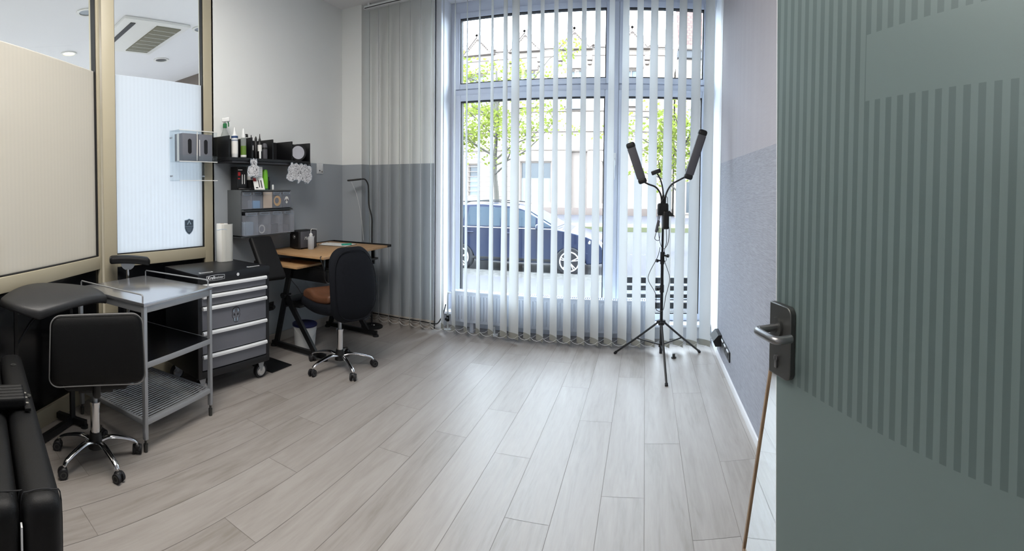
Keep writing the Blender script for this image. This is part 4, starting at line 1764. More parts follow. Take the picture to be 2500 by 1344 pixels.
m.pad(.33, .195, .024, .020, lambda p: (p.x * (1 - .18 * (p.y / .195) ** 2), p.y * (1 - .25 * (p.x / .33) ** 2) + .03 * (p.x / .33), p.z + .055 * (1 - (p.x / .33) ** 2) * .8 - .02 * (p.y / .195) ** 2),
      Mx @ rotm((-.07, .125, .845), rx=-.10, ry=.02), k=4, m=14)
m.build('pad', 'leathg', a3)
m = MB()
m.tube([loc3(.10, .10, .035), loc3(.14, .20, .05), loc3(.05, .26, .03)], .01, 6, 4)
m.bm.free()

# ================================================================== TREATMENT COUCH, lower left
cu = thing('treatment_couch', (-1.12, .345, 0), 'black padded treatment couch beside the swivel chair with light piping', 'couch', rz=atan2(.17, -1.0) + pi)
# local x: to the right end (0) ; pads extend to -x ; local y up-left of picture is +y (away from the camera)
def cpad(mb, y0, y1, z0, z1, x0=-1.12, x1=.0, r=.035):
    mb.pad((x1 - x0) / 2, (y1 - y0) / 2, (z1 - z0) / 2, r, None, rotm(((x0 + x1) / 2, (y0 + y1) / 2, (z0 + z1) / 2)), k=5, m=6)
    return mb


m = cpad(MB(), -.052, .052, .40, .68, r=.038)
sp1 = m.build('side_pad', 'leather', cu)
m = cpad(MB(), -.52, -.058, .40, .675, r=.038)
sp2 = m.build('seat_pad', 'leather', cu)
MB().tube([(-.045, -.052, .42), (-.045, -.0525, .65), (-.045, -.03, .6805), (-.045, .03, .6805), (-.045, .0525, .65), (-.045, .0525, .42)], .0018, 6, 4).build('seam', 'blackm', sp1)
MB().tube([(-.06, -.50, .6755), (-.06, -.09, .6755), (-.06, -.0585, .65), (-.06, -.058, .42)], .0018, 6, 4).build('seam', 'blackm', sp2)
m = MB()
for (x, y) in ((-.95, .0), (-.62, .028), (-.95, -.3)):
    m.cyl((x, y, .679), (x, y, .683), .013, n=20)
    m.cyl((x, y, .683), (x, y, .685), .005, n=12)
m.build('snap_button', 'dkgrey', sp1)
m = MB()
m.box(-.6, -.5, -.4, -.05, .02, .40, .01)
m.box(-.85, -.25, -.42, .02, .0, .03, .005)
m.build('pedestal', 'black', cu)
MB().box(-1.0, -.05, -.46, .0, .375, .40, .003).build('under_frame', 'steel', cu)
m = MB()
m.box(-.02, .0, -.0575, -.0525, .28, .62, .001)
m.build('gap_light_strip', 'alu', cu)  # bright strip standing in for the light in the gap between the pads
bo = thing('padded_strap', (-1.12 - .56, .345 + .02, .6845), 'black ribbed padded strap with snap buttons lying on the couch', 'strap', rz=atan2(.17, -1.0) + pi)
m = MB()
for i in range(5):
    m.pad(.013, .115, .022, .012, None, rotm((-.06 + i * .026, -.03, .022)), k=3, m=6)
m.build('ribbed_pad', 'leather', bo)
m = MB()
m.box(-.08, .075, .078, .10, .0, .012, .003)
fpo = m.build('end_flap', 'leather', bo)
m = MB()
for x in (-.05, -.01, .035):
    m.cyl((x, .09, .012), (x, .09, .015), .006, n=12)
m.build('snap_button', 'chrome', fpo)

# ================================================================== WALL SHELF AND ITS BOTTLES
sh = thing('wall_shelf', (WL, 2.985, 1.70), 'long black wall shelf with upright dividers on the paint line of the left wall', 'shelf')
MB().box(0.001, .205, -.505, .505, -.012, .012, .002).build('shelf_board', 'black', sh)
MB().box(0.001, .010, -.505, .505, .012, .185).build('back_panel', 'blackm', sh)
for i in range(5):
    y = -.499 + i * .2495
    MB().box(.010, .203, y - .006, y + .006, .012, .185, .001).build('divider', 'black', sh)
MB().box(.001, .19, -.46, .53, -.03, -.013, .002).build('under_rail', 'lighttube', sh)
SZ = 1.7125


def bottle(name, x, y, prof, mat, label, cat='bottle', group=None, n=20, z=SZ):
    t = thing(name, (x, y, z), label, cat, group=group)
    MB().lathe(prof, n=n).build('body', mat, t)
    return t


clearp = sheetmat('clear_bottle_plastic', '#bcc2c0', .4, clear=.45)
b = bottle('spray_bottle', -3.085, 2.555, [(0, 0), (.033, 0), (.035, .005), (.035, .19), (.014, .24), (.013, .255)], clearp, 'tall clear spray bottle with green and white trigger, leftmost on the wall shelf')
MB().lathe([(.015, .25), (.017, .255), (.017, .285), (.012, .29)]).build('collar', 'dgreen', b)
MB().pad(.034, .011, .018, .008, None, rotm((.012, 0, .318), ry=-.1, rz=.8)).box(-.008, .008, -.008, .008, .285, .31, .002).build('sprayer_head', 'wplast', b)
MB().tube([(.012, .018, .31), (.018, .024, .29), (.016, .026, .262)], .005, 8, 3).build('trigger', 'dgreen', b)

b = bottle('lotion_bottle', -2.985, 2.575, [(0, 0), (.026, 0), (.028, .004), (.028, .165), (.026, .178), (.014, .19), (.010, .22), (.0045, .25)], 'wplast', 'white cone top bottle with navy label bands on the left of the wall shelf')
for z0, z1 in ((.158, .176), (.138, .143)):
    MB().lathe([(.0285, z0), (.0288, z0), (.0288, z1), (.0285, z1)]).build('label_band', 'blue', b)
MB().lathe([(.0283, .03), (.0286, .03), (.0286, .125), (.0283, .125)]).build('text_panel', 'paper', b)

b = bottle('foam_bottle', -2.985, 2.672, [(0, 0), (.022, 0), (.024, .004), (.024, .155), (.018, .17)], clearp, 'clear pump bottle with green label between two shelf dividers')
MB().lathe([(.0243, .025), (.0246, .025), (.0246, .10), (.0243, .10)]).build('label', 'olive', b)
MB().lathe([(.0245, .008), (.0248, .008), (.0248, .024), (.0245, .024)]).build('label_strip', 'paper', b)
MB().lathe([(.019, .165), (.019, .185), (.014, .20), (.010, .235), (.006, .245)]).build('pump_cap', 'wplast', b)

b = bottle('black_dropper_bottle', -3.00, 2.775, [(0, 0), (.018, 0), (.019, .003), (.019, .12), (.008, .135)], 'blackp', 'slim black bottle with white label, first behind the second shelf divider', group=None)
MB().lathe([(.0192, .07), (.0195, .07), (.0195, .11), (.0192, .11)]).build('label', 'paper', b)
MB().lathe([(.010, .132), (.010, .150), (.006, .16), (.003, .20)]).build('spout_cap', 'blackp', b)
b = bottle('black_cap_bottle', -3.09, 2.80, [(0, 0), (.022, 0), (.023, .004), (.023, .175), (.012, .19)], 'wplast', 'bottle with round black cap at the back of the wall shelf', )
MB().lathe([(.014, .185), (.015, .19), (.015, .212), (.010, .218)]).build('cap', 'blackp', b)
b = bottle('tattoo_ink_bottle', -2.99, 2.865, [(0, 0), (.017, 0), (.018, .003), (.018, .135), (.008, .15)], 'blackp', 'tall black bottle with bright white label in the middle of the shelf bottles')
MB().lathe([(.0182, .065), (.0186, .065), (.0186, .12), (.0182, .12)]).build('label', 'paper', b)
MB().lathe([(.011, .147), (.011, .165), (.006, .178), (.0025, .215)]).build('spout_cap', 'blackp', b)
b = bottle('ink_bottle', -3.06, 2.885, [(0, 0), (.018, 0), (.018, .15), (.008, .165)], 'blackp', 'black bottle partly hidden behind the tall bottle with the bright label')
MB().lathe([(.011, .16), (.011, .18), (.004, .20)]).build('cap', 'blackp', b)
b = bottle('grey_bottle', -2.99, 2.925, [(0, 0), (.024, 0), (.025, .004), (.025, .085), (.0245, .11), (.018, .132), (.008, .138)], 'lighttube', 'stout dark grey bottle with rounded shoulders, rightmost bottle on the shelf')
MB().lathe([(.0252, .085), (.0256, .085), (.0256, .10), (.0252, .10)]).build('band', 'blackp', b)
b = bottle('white_tube', -2.965, 2.845, [(0, 0), (.009, 0), (.009, .06), (.006, .064)], 'wplast', 'tiny white tube standing at the front edge of the shelf bottles', 'tube')
MB().lathe([(.006, .062), (.006, .07), (.0045, .072)]).build('cap', 'wplast', b)

rm = thing('round_mirror', (-2.985, 3.355, SZ), 'small round mirror with black rim at the right end of the wall shelf', 'mirror', rz=-.55)
MB().ring(.078, .062, .012, rotm((0, 0, .079), ry=pi / 2)).build('rim', 'blackm', rm)
MB().cyl((.002, 0, .079), (.009, 0, .079), .0625, n=36).build('mirror_glass', 'mirror', rm)
MB().box(-.03, .02, -.03, .03, 0, .004, .001).build('stand', 'blackm', rm)


# paper stencils --------------------------------------------------
def stencilmat():
    m, nt, b_, out = newmat('stencil_line_drawing')
    g = nt.nodes.new('ShaderNodeTexCoord')
    nz = nt.nodes.new('ShaderNodeTexNoise')
    nz.inputs['Scale'].default_value = 18
    nz.inputs['Detail'].default_value = 4
    nz.inputs['Distortion'].default_value = 1.2
    nt.links.new(g.outputs['Object'], nz.inputs['Vector'])
    a = math_node(nt, 'MULTIPLY', nz.outputs['Fac'], 9)
    a = math_node(nt, 'FRACT', a)
    a = math_node(nt, 'ABSOLUTE', math_node(nt, 'SUBTRACT', a, .5))
    cr = nt.nodes.new('ShaderNodeValToRGB')
    cr.color_ramp.elements[0].position = .03
    cr.color_ramp.elements[0].color = lin('#2c2c33')
    cr.color_ramp.elements[1].position = .24
    cr.color_ramp.elements[1].color = lin('#dcdcde')
    nt.links.new(a, cr.inputs[0])
    nt.links.new(cr.outputs[0], b_.inputs['Base Color'])
    b_.inputs['Roughness'].default_value = .8
    return m


SM = stencilmat()


def stencil(loc, pts, label, rz=0, sx=1.0):
    pts = [(p[0] * sx, p[1]) for p in pts]
    t = thing('paper_stencil', loc, label, 'paper')
    Mw = rotm(rz=rz) @ face_px(0, 0, 0)
    MB().prism(pts, .0012, Mw).build('cut_paper', SM, t, smooth=False)
    m_ = MB()
    xs = [p[0] for p in pts]
    n = len(pts)
    m_.tube([Mw @ Vector((p[0], p[1], .0014)) for p in pts] + [Mw @ Vector((pts[0][0], pts[0][1], .0014))], .0011, 5)
    m_.build('drawn_outline', 'stickl', t)
    return t


stencil((-2.935, 3.335, 1.585), [(-.075, .105), (-.062, .108), (-.055, .09), (-.045, .10), (-.030, .106), (-.018, .09), (-.004, .10), (.010, .104), (.022, .088), (.036, .10), (.048, .096), (.052, .082),
                                (.075, .085), (.092, .07), (.094, .045), (.086, .015), (.095, -.012), (.09, -.045), (.075, -.062), (.064, -.082), (.050, -.085), (.048, -.068), (.036, -.086), (.026, -.062),
                                (.0, -.055), (-.012, -.078), (-.024, -.084), (-.022, -.05), (-.045, -.05), (-.065, -.066), (-.09, -.062), (-.112, -.038), (-.108, -.008), (-.096, .012), (-.102, .04), (-.092, .07), (-.078, .085)],
        sx=1.75, label='large cut-out paper stencil drawing hanging below the right end of the wall shelf')
stencil((-2.935, 2.745, 1.65), [(-.030, .055), (-.012, .05), (-.004, .062), (.006, .05), (.022, .058), (.028, .03), (.024, .004), (.045, -.01), (.044, -.055), (.04, -.088), (.015, -.10), (-.004, -.085), (-.03, -.098),
                                (-.055, -.09), (-.06, -.05), (-.05, -.012), (-.026, .0), (-.034, .03)],
        sx=1.3, label='small cut-out paper stencil drawing hanging below the shelf in front of the boxes')

# ================================================================== TILT BIN ORGANIZER
og = thing('bin_organizer', (WL, 2.95, 1.04), 'grey wall organizer with two rows of clear tilt bins above the desk end', 'organizer')
m = MB()
m.box(.001, .012, -.32, .32, 0, .405)
m.box(.012, .165, -.32, -.305, 0.02, .405, .002).box(.012, .150, .305, .32, 0.02, .405, .002)
m.box(.012, .165, -.305, .305, .393, .405, .002)
m.box(.012, .175, -.305, .32, .222, .234, .002)
m.box(.012, .165, -.305, .305, 0, .01, .002)
m.build('housing', 'dark_bin', og)
m = MB()
m.box(.166, .182, -.29, .30, .2345, .238)
m.build('lower_rim', 'black', og)


def bin_(y0, y1, z0, z1, xf, tilt=0.0):
    g = MB()
    t = .0022
    x0 = .02
    g.box(xf - t, xf, y0 + .003, y1 - .003, z0 + .004, z1 - .004)
    g.box(x0, xf, y0 + .003, y0 + .003 + t, z0 + .004, z1 - .03)
    g.box(x0, xf, y1 - .003 - t, y1 - .003, z0 + .004, z1 - .03)
    g.box(x0, xf, y0 + .003, y1 - .003, z0 + .004, z0 + .004 + t)
    bn = g.build('clear_bin', 'binp', og, smooth=False)
    # label frame lip at the top
    f = MB()
    yc, hw = (y0 + y1) / 2, (y1 - y0) * .34
    f.box(xf, xf + .007, y0 + .003, y1 - .003, z1 - .036, z1 - .032)
    f.build('lip', 'acryl', bn, smooth=False)
    f = MB()
    for (a, b2, c, d) in ((yc - hw, yc + hw, z1 - .012, z1 - .0105), (yc - hw, yc + hw, z1 - .0295, z1 - .028), (yc - hw, yc - hw + .0015, z1 - .0295, z1 - .0105), (yc + hw - .0015, yc + hw, z1 - .0295, z1 - .0105)):
        f.box(xf, xf + .0015, a, b2, c, d)
    f.build('label_frame', 'stickl', bn, smooth=False)
    return bn


ub = [-.305 + .61 * i / 5 for i in range(6)]
lb = [-.300 + .61 * i / 4 for i in range(5)]
UB = [bin_(ub[i], ub[i + 1], .238, .392, .168) for i in range(5)]
LB = [bin_(lb[i], lb[i + 1], .014, .220, .205) for i in range(4)]
# stickers on the bins
s_ = MB().box(.1682, .1692, ub[2] + .006, ub[3] - .006, .245, .386).build('photo_sticker', 'wood_b', UB[2])
s_ = MB().cyl((.1682, (ub[3] + ub[4]) / 2, .305), (.1692, (ub[3] + ub[4]) / 2, .305), .046, n=32).build('round_sticker', 'print1', UB[3])
MB().cyl((.1690, (ub[3] + ub[4]) / 2 - .008, .308), (.1696, (ub[3] + ub[4]) / 2 - .008, .308), .026, n=24).build('sticker_print', 'gbox', s_)
yc = (ub[4] + ub[5]) / 2
FM = lambda z, o=0: Matrix(((0, 0, 1, .1684 + o), (1, 0, 0, yc), (0, 1, 0, z), (0, 0, 0, 1)))
MB().box(.1680, .1684, ub[4] + .005, ub[5] - .005, .245, .36).build('dark_backing', 'gbox', UB[4])
s_ = MB().prism([(.026 * cos(a) * (1 if sin(a) > -.2 else .62), .004 + .032 * sin(a)) for a in [2 * pi * i / 28 for i in range(28)]], .0009, FM(.308)).build('skull_sticker', 'paper', UB[4])
m = MB()
for sx in (-1, 1):
    m.prism([(sx * .011 + .0065 * cos(a), .002 + .013 * sin(a)) for a in [2 * pi * i / 16 for i in range(16)]], .0008, FM(.308, .0006))
m.prism([(-.003, -.018), (.003, -.018), (0, -.008)], .0008, FM(.308, .0006))
m.build('eye_mark', 'ink', s_)

# contents of the bins (things of their own)
def content(name, c, d, mat, label, cat):
    t = MB().cbox((0, 0, 0), d, .004).build(name, mat)
    t.location = c
    tag(t, label, cat)
    return t


content('folded_cloth', (WL + .12, og.location.y + (ub[1] + ub[2]) / 2, 1.04 + .278), (.07, .085, .066), 'lblue', 'light blue box inside the second clear bin of the upper row', 'box')
content('white_pack', (WL + .12, og.location.y + (lb[0] + lb[1]) / 2, 1.04 + .076), (.09, .11, .11), 'stickl', 'pale pack inside the leftmost clear bin of the lower row', 'pack')
content('black_case', (WL + .11, og.location.y + (lb[2] + lb[3]) / 2, 1.04 + .061), (.09, .12, .08), 'blackp', 'black case inside the third clear bin of the lower row', 'case')
content('cable_pouch', (WL + .11, og.location.y + (lb[3] + lb[4]) / 2, 1.04 + .052), (.09, .10, .062), 'gbox', 'dark pouch inside the rightmost clear bin of the lower row', 'pouch')
tn = thing('round_tin', (WL + .185, og.location.y + (lb[1] + lb[2]) / 2 - .02, 1.04 + .066), 'round tin with white ring inside the second clear bin of the lower row', 'tin')
MB().cyl((-.03, 0, 0), (0, 0, 0), .038, n=28).build('tin', 'gbox', tn)
MB().ring(.038, .028, .003, rotm((0, 0, 0), ry=pi / 2)).build('white_ring', 'paper', tn)

# on top of the organizer
OZ = 1.4452
bx = thing('black_carton', (-3.06, 2.69, OZ), 'upright black carton with small white print at the left on top of the organizer', 'box', rz=-.12)
MB().box(-.05, .045, -.055, .045, 0, .195, .001).build('carton', 'blackp', bx)
m = MB()
m.box(.0452, .0456, -.005, .002, .05, .13).box(.0452, .0456, .018, .025, .05, .13).box(.0452, .0456, -.045, .0, .165, .172)
m.build('print_mark', 'paper', bx)
MB().box(.0452, .0456, -.045, -.02, .12, .15).box(.0452, .0456, -.045, -.025, .09, .10).build('print_mark', 'red', bx)
bx = thing('black_packet', (-3.03, 2.80, OZ), 'low black packet lying under the white carton on top of the organizer', 'box', rz=.1)
MB().box(-.06, .04, -.05, .06, 0, .085, .002).build('packet', 'blackp', bx)
bx = thing('white_carton', (-3.04, 2.845, OZ + .0855), 'small white printed carton lying on the black packet beneath the shelf', 'box', rz=-.05)
MB().box(-.05, .045, -.085, .055, 0, .115, .001).build('carton', 'paper', bx)
MB().box(.0452, .0456, -.08, -.05, .005, .11).build('grey_panel', 'gbox', bx)
m = MB()
for i in range(6):
    m.box(.0452, .0456, -.04, .045, .012 + i * .016, .016 + i * .016)
m.build('printed_lines', 'stickl', bx)
bx = thing('tilted_leaflet', (-2.935, 2.81, OZ), 'white card with black strokes and a red corner leaning on the organizer top', 'card', rz=-.25)
ML3 = rotm((0, 0, .001), ry=-.35)
MB().box(0, .002, -.05, .05, 0, .105, 0, ML3).build('card', 'paper', bx)
MB().box(.002, .0025, -.05, -.02, .075, .105, 0, ML3).build('red_corner', 'red', bx)
m = MB()
m.box(.002, .0026, -.002, .006, .02, .085, 0, ML3).box(.002, .0026, .02, .03, .015, .085, 0, ML3).box(.002, .0026, -.035, -.012, .012, .022, 0, ML3)
m.build('black_stroke', 'blackp', bx)
bx = thing('black_strap', (-3.03, 2.66, OZ), 'flat black tangle of straps at the left front of the organizer top', 'strap')
MB().tube([(.03, -.03, .008), (.06, .0, .008), (.07, .05, .008), (.05, .09, .012), (.07, .13, .008)], .007, 8, 4).build('strap', 'blackp', bx)
b = bottle('green_bottle', -3.03, 2.965, [(0, 0), (.027, 0), (.028, .003), (.028, .10), (.024, .16), (.020, .175), (.018, .178)], 'green', 'bright green bottle standing on the organizer beside the leaning card', z=OZ)
MB().lathe([(.0284, .002), (.0287, .002), (.0287, .012), (.0284, .012)]).build('base_ring', 'dgreen', b)
b = bottle('small_black_bottle', -3.06, 3.03, [(0, 0), (.02, 0), (.021, .003), (.021, .075), (.010, .09)], 'blackp', 'small black bottle standing right of the bright green bottle', z=OZ)
MB().lathe([(.012, .088), (.012, .11), (.009, .116)]).build('cap', 'blackp', b)
b = bottle('white_vial', -3.01, 3.045, [(0, 0), (.009, 0), (.009, .04), (.006, .045)], 'wplast', 'tiny white vial in front of the small black bottle on the organizer', 'vial', z=OZ)

# ================================================================== GLOVE BOX HOLDER ON THE GLASS
gh = thing('glove_holder', (WL - .02, 2.23, 1.52), 'clear acrylic wall holder with two tiers fixed to the narrow glass panel', 'holder')
m = MB()
m.box(.012, .018, -.18, .19, 0, .40)
m.box(.018, .15, -.18, .19, .148, .153)
m.box(.018, .15, -.18, .19, 0, .005)
m.box(.146, .150, -.18, .19, .153, .20)
m.box(.018, .15, -.18, -.176, .153, .39).box(.018, .15, .186, .19, .153, .39)
m.box(.018, .15, -.18, .19, .388, .393)
m.build('acrylic_shelves', 'acryl', gh, smooth=False)
m = MB()
for z in (.0055, .1535, .3935):
    m.box(.148, .151, -.18, .19, z - .006, z - .0005)
m.build('shelf_rim', 'paper', gh, smooth=False)
m = MB()
for (y, z) in ((-.165, .34), (-.165, .04), (.15, .04)):
    m.cyl((.0, y, z), (.022, y, z), .007, n=12)
m.build('fixing_screw', 'steel', gh)
for k, (y, lab) in enumerate(((-.075, 'grey glove box with black oval slot, left one in the acrylic holder'), (.082, 'grey glove box with black oval slot, right one in the acrylic holder'))):
    g = thing('glove_box', (WL + .068, 2.23 + y, 1.6735), lab, 'box', group='glove boxes in the acrylic holder')
    MB().box(-.062, .050, -.066, .066, 0, .215, .002).build('carton', 'gbox', g)
    MB().prism([(.018 * cos(a), .018 * sin(a) + (.040 if sin(a) >= 0 else -.040)) for a in [2 * pi * i / 24 for i in range(24)]], .0008, face_px(.0502, 0, .115)).build('oval_slot', 'darkhole', g)
    if k == 0:
        MB().box(-.03, .0, -.0668, -.0661, .0, .215).build('pale_stripe', 'paper', g)
    else:
        MB().box(.0502, .0508, -.064, -.058, .04, .17).build('pale_stripe', 'paper', g)
MB().tube([(.125, .003, .16), (.125, .006, .25), (.122, .010, .385)], .0045, 6, 4).build('hanging_glove_edge', 'paper', gh)

ss = thing('shield_sticker', (WL - .030, 2.245, 1.15), 'dark shield shaped sticker with a pale peak low on the striped glass', 'sticker')
SH = [(-.045, .055), (-.02, .058), (0, .066), (.02, .058), (.045, .055), (.045, -.01), (.036, -.035), (.018, -.055), (0, -.066), (-.018, -.055), (-.036, -.035), (-.045, -.01)]
MB().prism(SH, .0008, face_px(.001, 0, 0)).build('shield_border', 'stickl', ss, smooth=False)
MB().prism([(x * .9, y * .92) for x, y in SH], .0008, face_px(.0014, 0, 0)).build('shield', 'sticker', ss, smooth=False)
m = MB()
m.prism([(-.022, .018), (-.012, .018), (0, .04), (.012, .018), (.022, .018), (0, .056)], .0006, face_px(.0022, 0, 0))
m.box(.0022, .0028, -.038, .038, .0, .003)
for i in range(4):
    m.box(.0022, .0026, -.03 + i * .005, .03 - i * .005, -.012 - i * .01, -.010 - i * .01)
m.build('shield_mark', 'stickl', ss, smooth=False)

# ================================================================== OUTSIDE
ZS, ZW = -.50, -.38
struct(MB().box(-40, 40, 10.3, 60, ZS - .2, ZS).build('street', 'street'))
struct(MB().box(-40, 40, 5.05, 9.5, ZW - .3, ZW).build('sidewalk', 'walk'))
struct(MB().box(-40, 40, 9.5, 10.3, ZW - .3, ZW - .01).build('cobble_ground', 'cobble'))
struct(MB().box(-40, 40, 25, 34.9, ZS, ZS + .12).build('far_sidewalk', 'walk'))
struct(MB().box(-40, 40, 22.5, 24.9, ZS, ZS + .22).build('grass_ground', 'hedge'))

rl = thing('basement_railing', (.27, 5.35, -.38), 'low dark slatted fence with white bars just outside the right window pane', 'railing')
m = MB()
for i in range(9):
    m.box(-.56 + i * .17, -.545 + i * .17, -.01, .01, 0, .90, .002)
for i in range(9):
    m.box(-.6, .9, .012, .05, .03 + i * .095, .095 + i * .095, .003)
m.build('dark_board', 'blackm', rl)
for z in (.70, .62, .50, .47):
    MB().box(-.6, .9, -.03, -.012, z, z + .014, .002).build('rail', 'wplast', rl)

# car -----------------------------------------------------------------
car = thing('car', (-3.05, 11.55, ZS), 'dark blue family car parked at the kerb outside the shop window', 'car')
# local x forward (+x), near side at y=-.88 ; origin between the wheels on the ground
FX, RX, WR_ = 1.36, -1.30, .325
side = [(2.13, .30), (2.16, .48), (2.12, .66), (2.02, .78), (1.75, .90), (1.35, 1.00), (1.05, 1.05), (-2.02, 1.08), (-2.12, .95), (-2.16, .62), (-2.12, .34), (-1.95, .26)]
def arch(cx, r, n=12):
    return [(cx - r * cos(pi * i / n), .26 + (r) * sin(pi * i / n)) for i in range(n + 1)]


outline = side + arch(RX, .37) + arch(FX, .37) + [(1.95, .26)]
m = MB()
XZ = Matrix(((1, 0, 0, 0), (0, 0, 1, -.88), (0, 1, 0, 0), (0, 0, 0, 1)))
m.prism(outline, 1.76, XZ)
bo_ = m.build('body', 'carb', car, ang=25)
bv = bo_.modifiers.new('bevel', 'BEVEL')
bv.width = .035
bv.segments = 3
bv.limit_method = 'ANGLE'
gh_ = [(1.08, 1.04), (.25, 1.50), (-.05, 1.575), (-.8, 1.615), (-1.5, 1.58), (-1.85, 1.48), (-2.05, 1.06)]
m = MB()
n = len(gh_)
vs = []
for y, k in ((-.86, 0), (.86, 0)):
    pass
lo = [(x, z) for x, z in gh_]
V0, V1 = [], []
for (x, z) in gh_:
    inset = .20 * max(0, (z - 1.04)) / .57
    V0.append((x, -.87 + inset, z))
    V1.append((x, .87 - inset, z))
allv = V0 + V1
fs = [tuple(range(n)), tuple(range(2 * n - 1, n - 1, -1))] + [(i, (i + 1) % n, (i + 1) % n + n, i + n) for i in range(n)]
m._add(allv, fs)
gro = m.build('greenhouse', 'carb', car, ang=25)
bv = gro.modifiers.new('bevel', 'BEVEL')
bv.width = .03
bv.segments = 3


def sidewin(pts):
    m = MB()
    v = []
    for x, z in pts:
        inset = .20 * max(0, (z - 1.04)) / .57
        v.append((x, -.877 + inset, z))
    v2 = [(a, b + .012, c) for a, b, c in v]
    k = len(v)
    m._add(v + v2, [tuple(range(k)), tuple(range(2 * k - 1, k - 1, -1))] + [(i, (i + 1) % k, (i + 1) % k + k, i + k) for i in range(k)])
    return m


for pts in ([(.92, 1.09), (.62, 1.27), (.60, 1.09)], [(.55, 1.09), (.55, 1.31), (.22, 1.455), (-.05, 1.50), (-.22, 1.515), (-.22, 1.09)], [(-.30, 1.09), (-.30, 1.52), (-1.12, 1.535), (-1.18, 1.09)], [(-1.26, 1.09), (-1.2, 1.53), (-1.5, 1.51), (-1.75, 1.42), (-1.88, 1.12)]):
    sidewin(pts).build('side_window', 'carg', car, smooth=False)
m = MB()
m._add([(1.02, -.72, 1.09), (1.02, .72, 1.09), (.27, .62, 1.51), (.27, -.62, 1.51), (1.0, -.72, 1.05), (1.0, .72, 1.05), (.25, .62, 1.48), (.25, -.62, 1.48)], [(0, 1, 2, 3), (7, 6, 5, 4), (0, 4, 5, 1), (1, 5, 6, 2), (2, 6, 7, 3), (3, 7, 4, 0)])
m.build('windscreen', 'carg', car, smooth=False)
for y in (-.6, .6):
    MB().tube([(.1, y, 1.59), (-.1, y, 1.635), (-.8, y, 1.665), (-1.5, y, 1.635), (-1.75, y, 1.56)], .014, 8, 4).build('roof_rail', 'black', car)
for x0 in (.59, -.26, -1.22):
    MB().box(x0 - .004, x0 + .004, -.884, -.872, .36, 1.06).build('door_gap', 'blackm', car)
MB().box(-2.0, 1.05, -.887, -.876, 1.045, 1.06, .002).build('chrome_strip', 'alu', car)
MB().box(-1.9, 1.0, -.890, -.876, .30, .36, .004).build('sill_trim', 'blackp', car)
for x0 in (-.12, -1.05):
    MB().pad(.10, .014, .014, .01, None, rotm((x0, -.895, .93))).build('door_handle', 'carb', car)
MB().pad(.09, .10, .07, .05, None, rotm((.68, -.98, 1.10))).build('wing_mirror', 'carb', car)
MB().pad(.17, .05, .07, .045, None, rotm((1.93, -.80, .745), ry=.25, rz=.3)).build('headlamp', 'carl', car)
m = MB()
m.box(2.10, 2.17, -.6, .6, .55, .68, .01)
gp = m.build('grille', 'blackp', car)
m = MB()
for z in (.57, .61, .65):
    m.box(2.168, 2.18, -.58, .58, z, z + .012)
m.build('grille_bars', 'chrome', gp)
MB().box(2.08, 2.18, -.75, .75, .26, .34, .02).build('front_lip', 'blackp', car)
for (x, y) in ((FX, -.80), (RX, -.80), (FX, .80), (RX, .80)):
    s = -1 if y < 0 else 1
    w_ = MB()
    w_.lathe([(.22, -.10), (.30, -.10), (WR_, -.07), (WR_, .07), (.30, .10), (.22, .10)], mat=rotm((x, y, WR_), rx=pi / 2), n=36)
    wh = w_.build('wheel', 'rubber', car)
    r_ = MB()
    M_ = rotm((x, y + s * .085, WR_), rx=pi / 2)
    r_.ring(.232, .205, .02, M_, 36)
    r_.cyl((x, y + s * .07, WR_), (x, y + s * .10, WR_), .045, n=16)
    for k in range(5):
        a = 2 * pi * k / 5 + .3
        for da in (-.13, .13):
            r_.beam((x + .04 * cos(a), y + s * .088, WR_ + .04 * sin(a)), (x + .215 * cos(a + da), y + s * .088, WR_ + .215 * sin(a + da)), .032, .02)
    r_.build('alloy_rim', 'alu', wh)
    MB().cyl((x, y + s * .04, WR_), (x, y + s * .06, WR_), .20, n=24).build('brake_disc', 'blackm', wh)
m = MB()
for cx in (FX, RX):
    m.ring(.372, .34, .06, rotm((cx, -.82, .26), rx=pi / 2), 36)
m.bm.free()

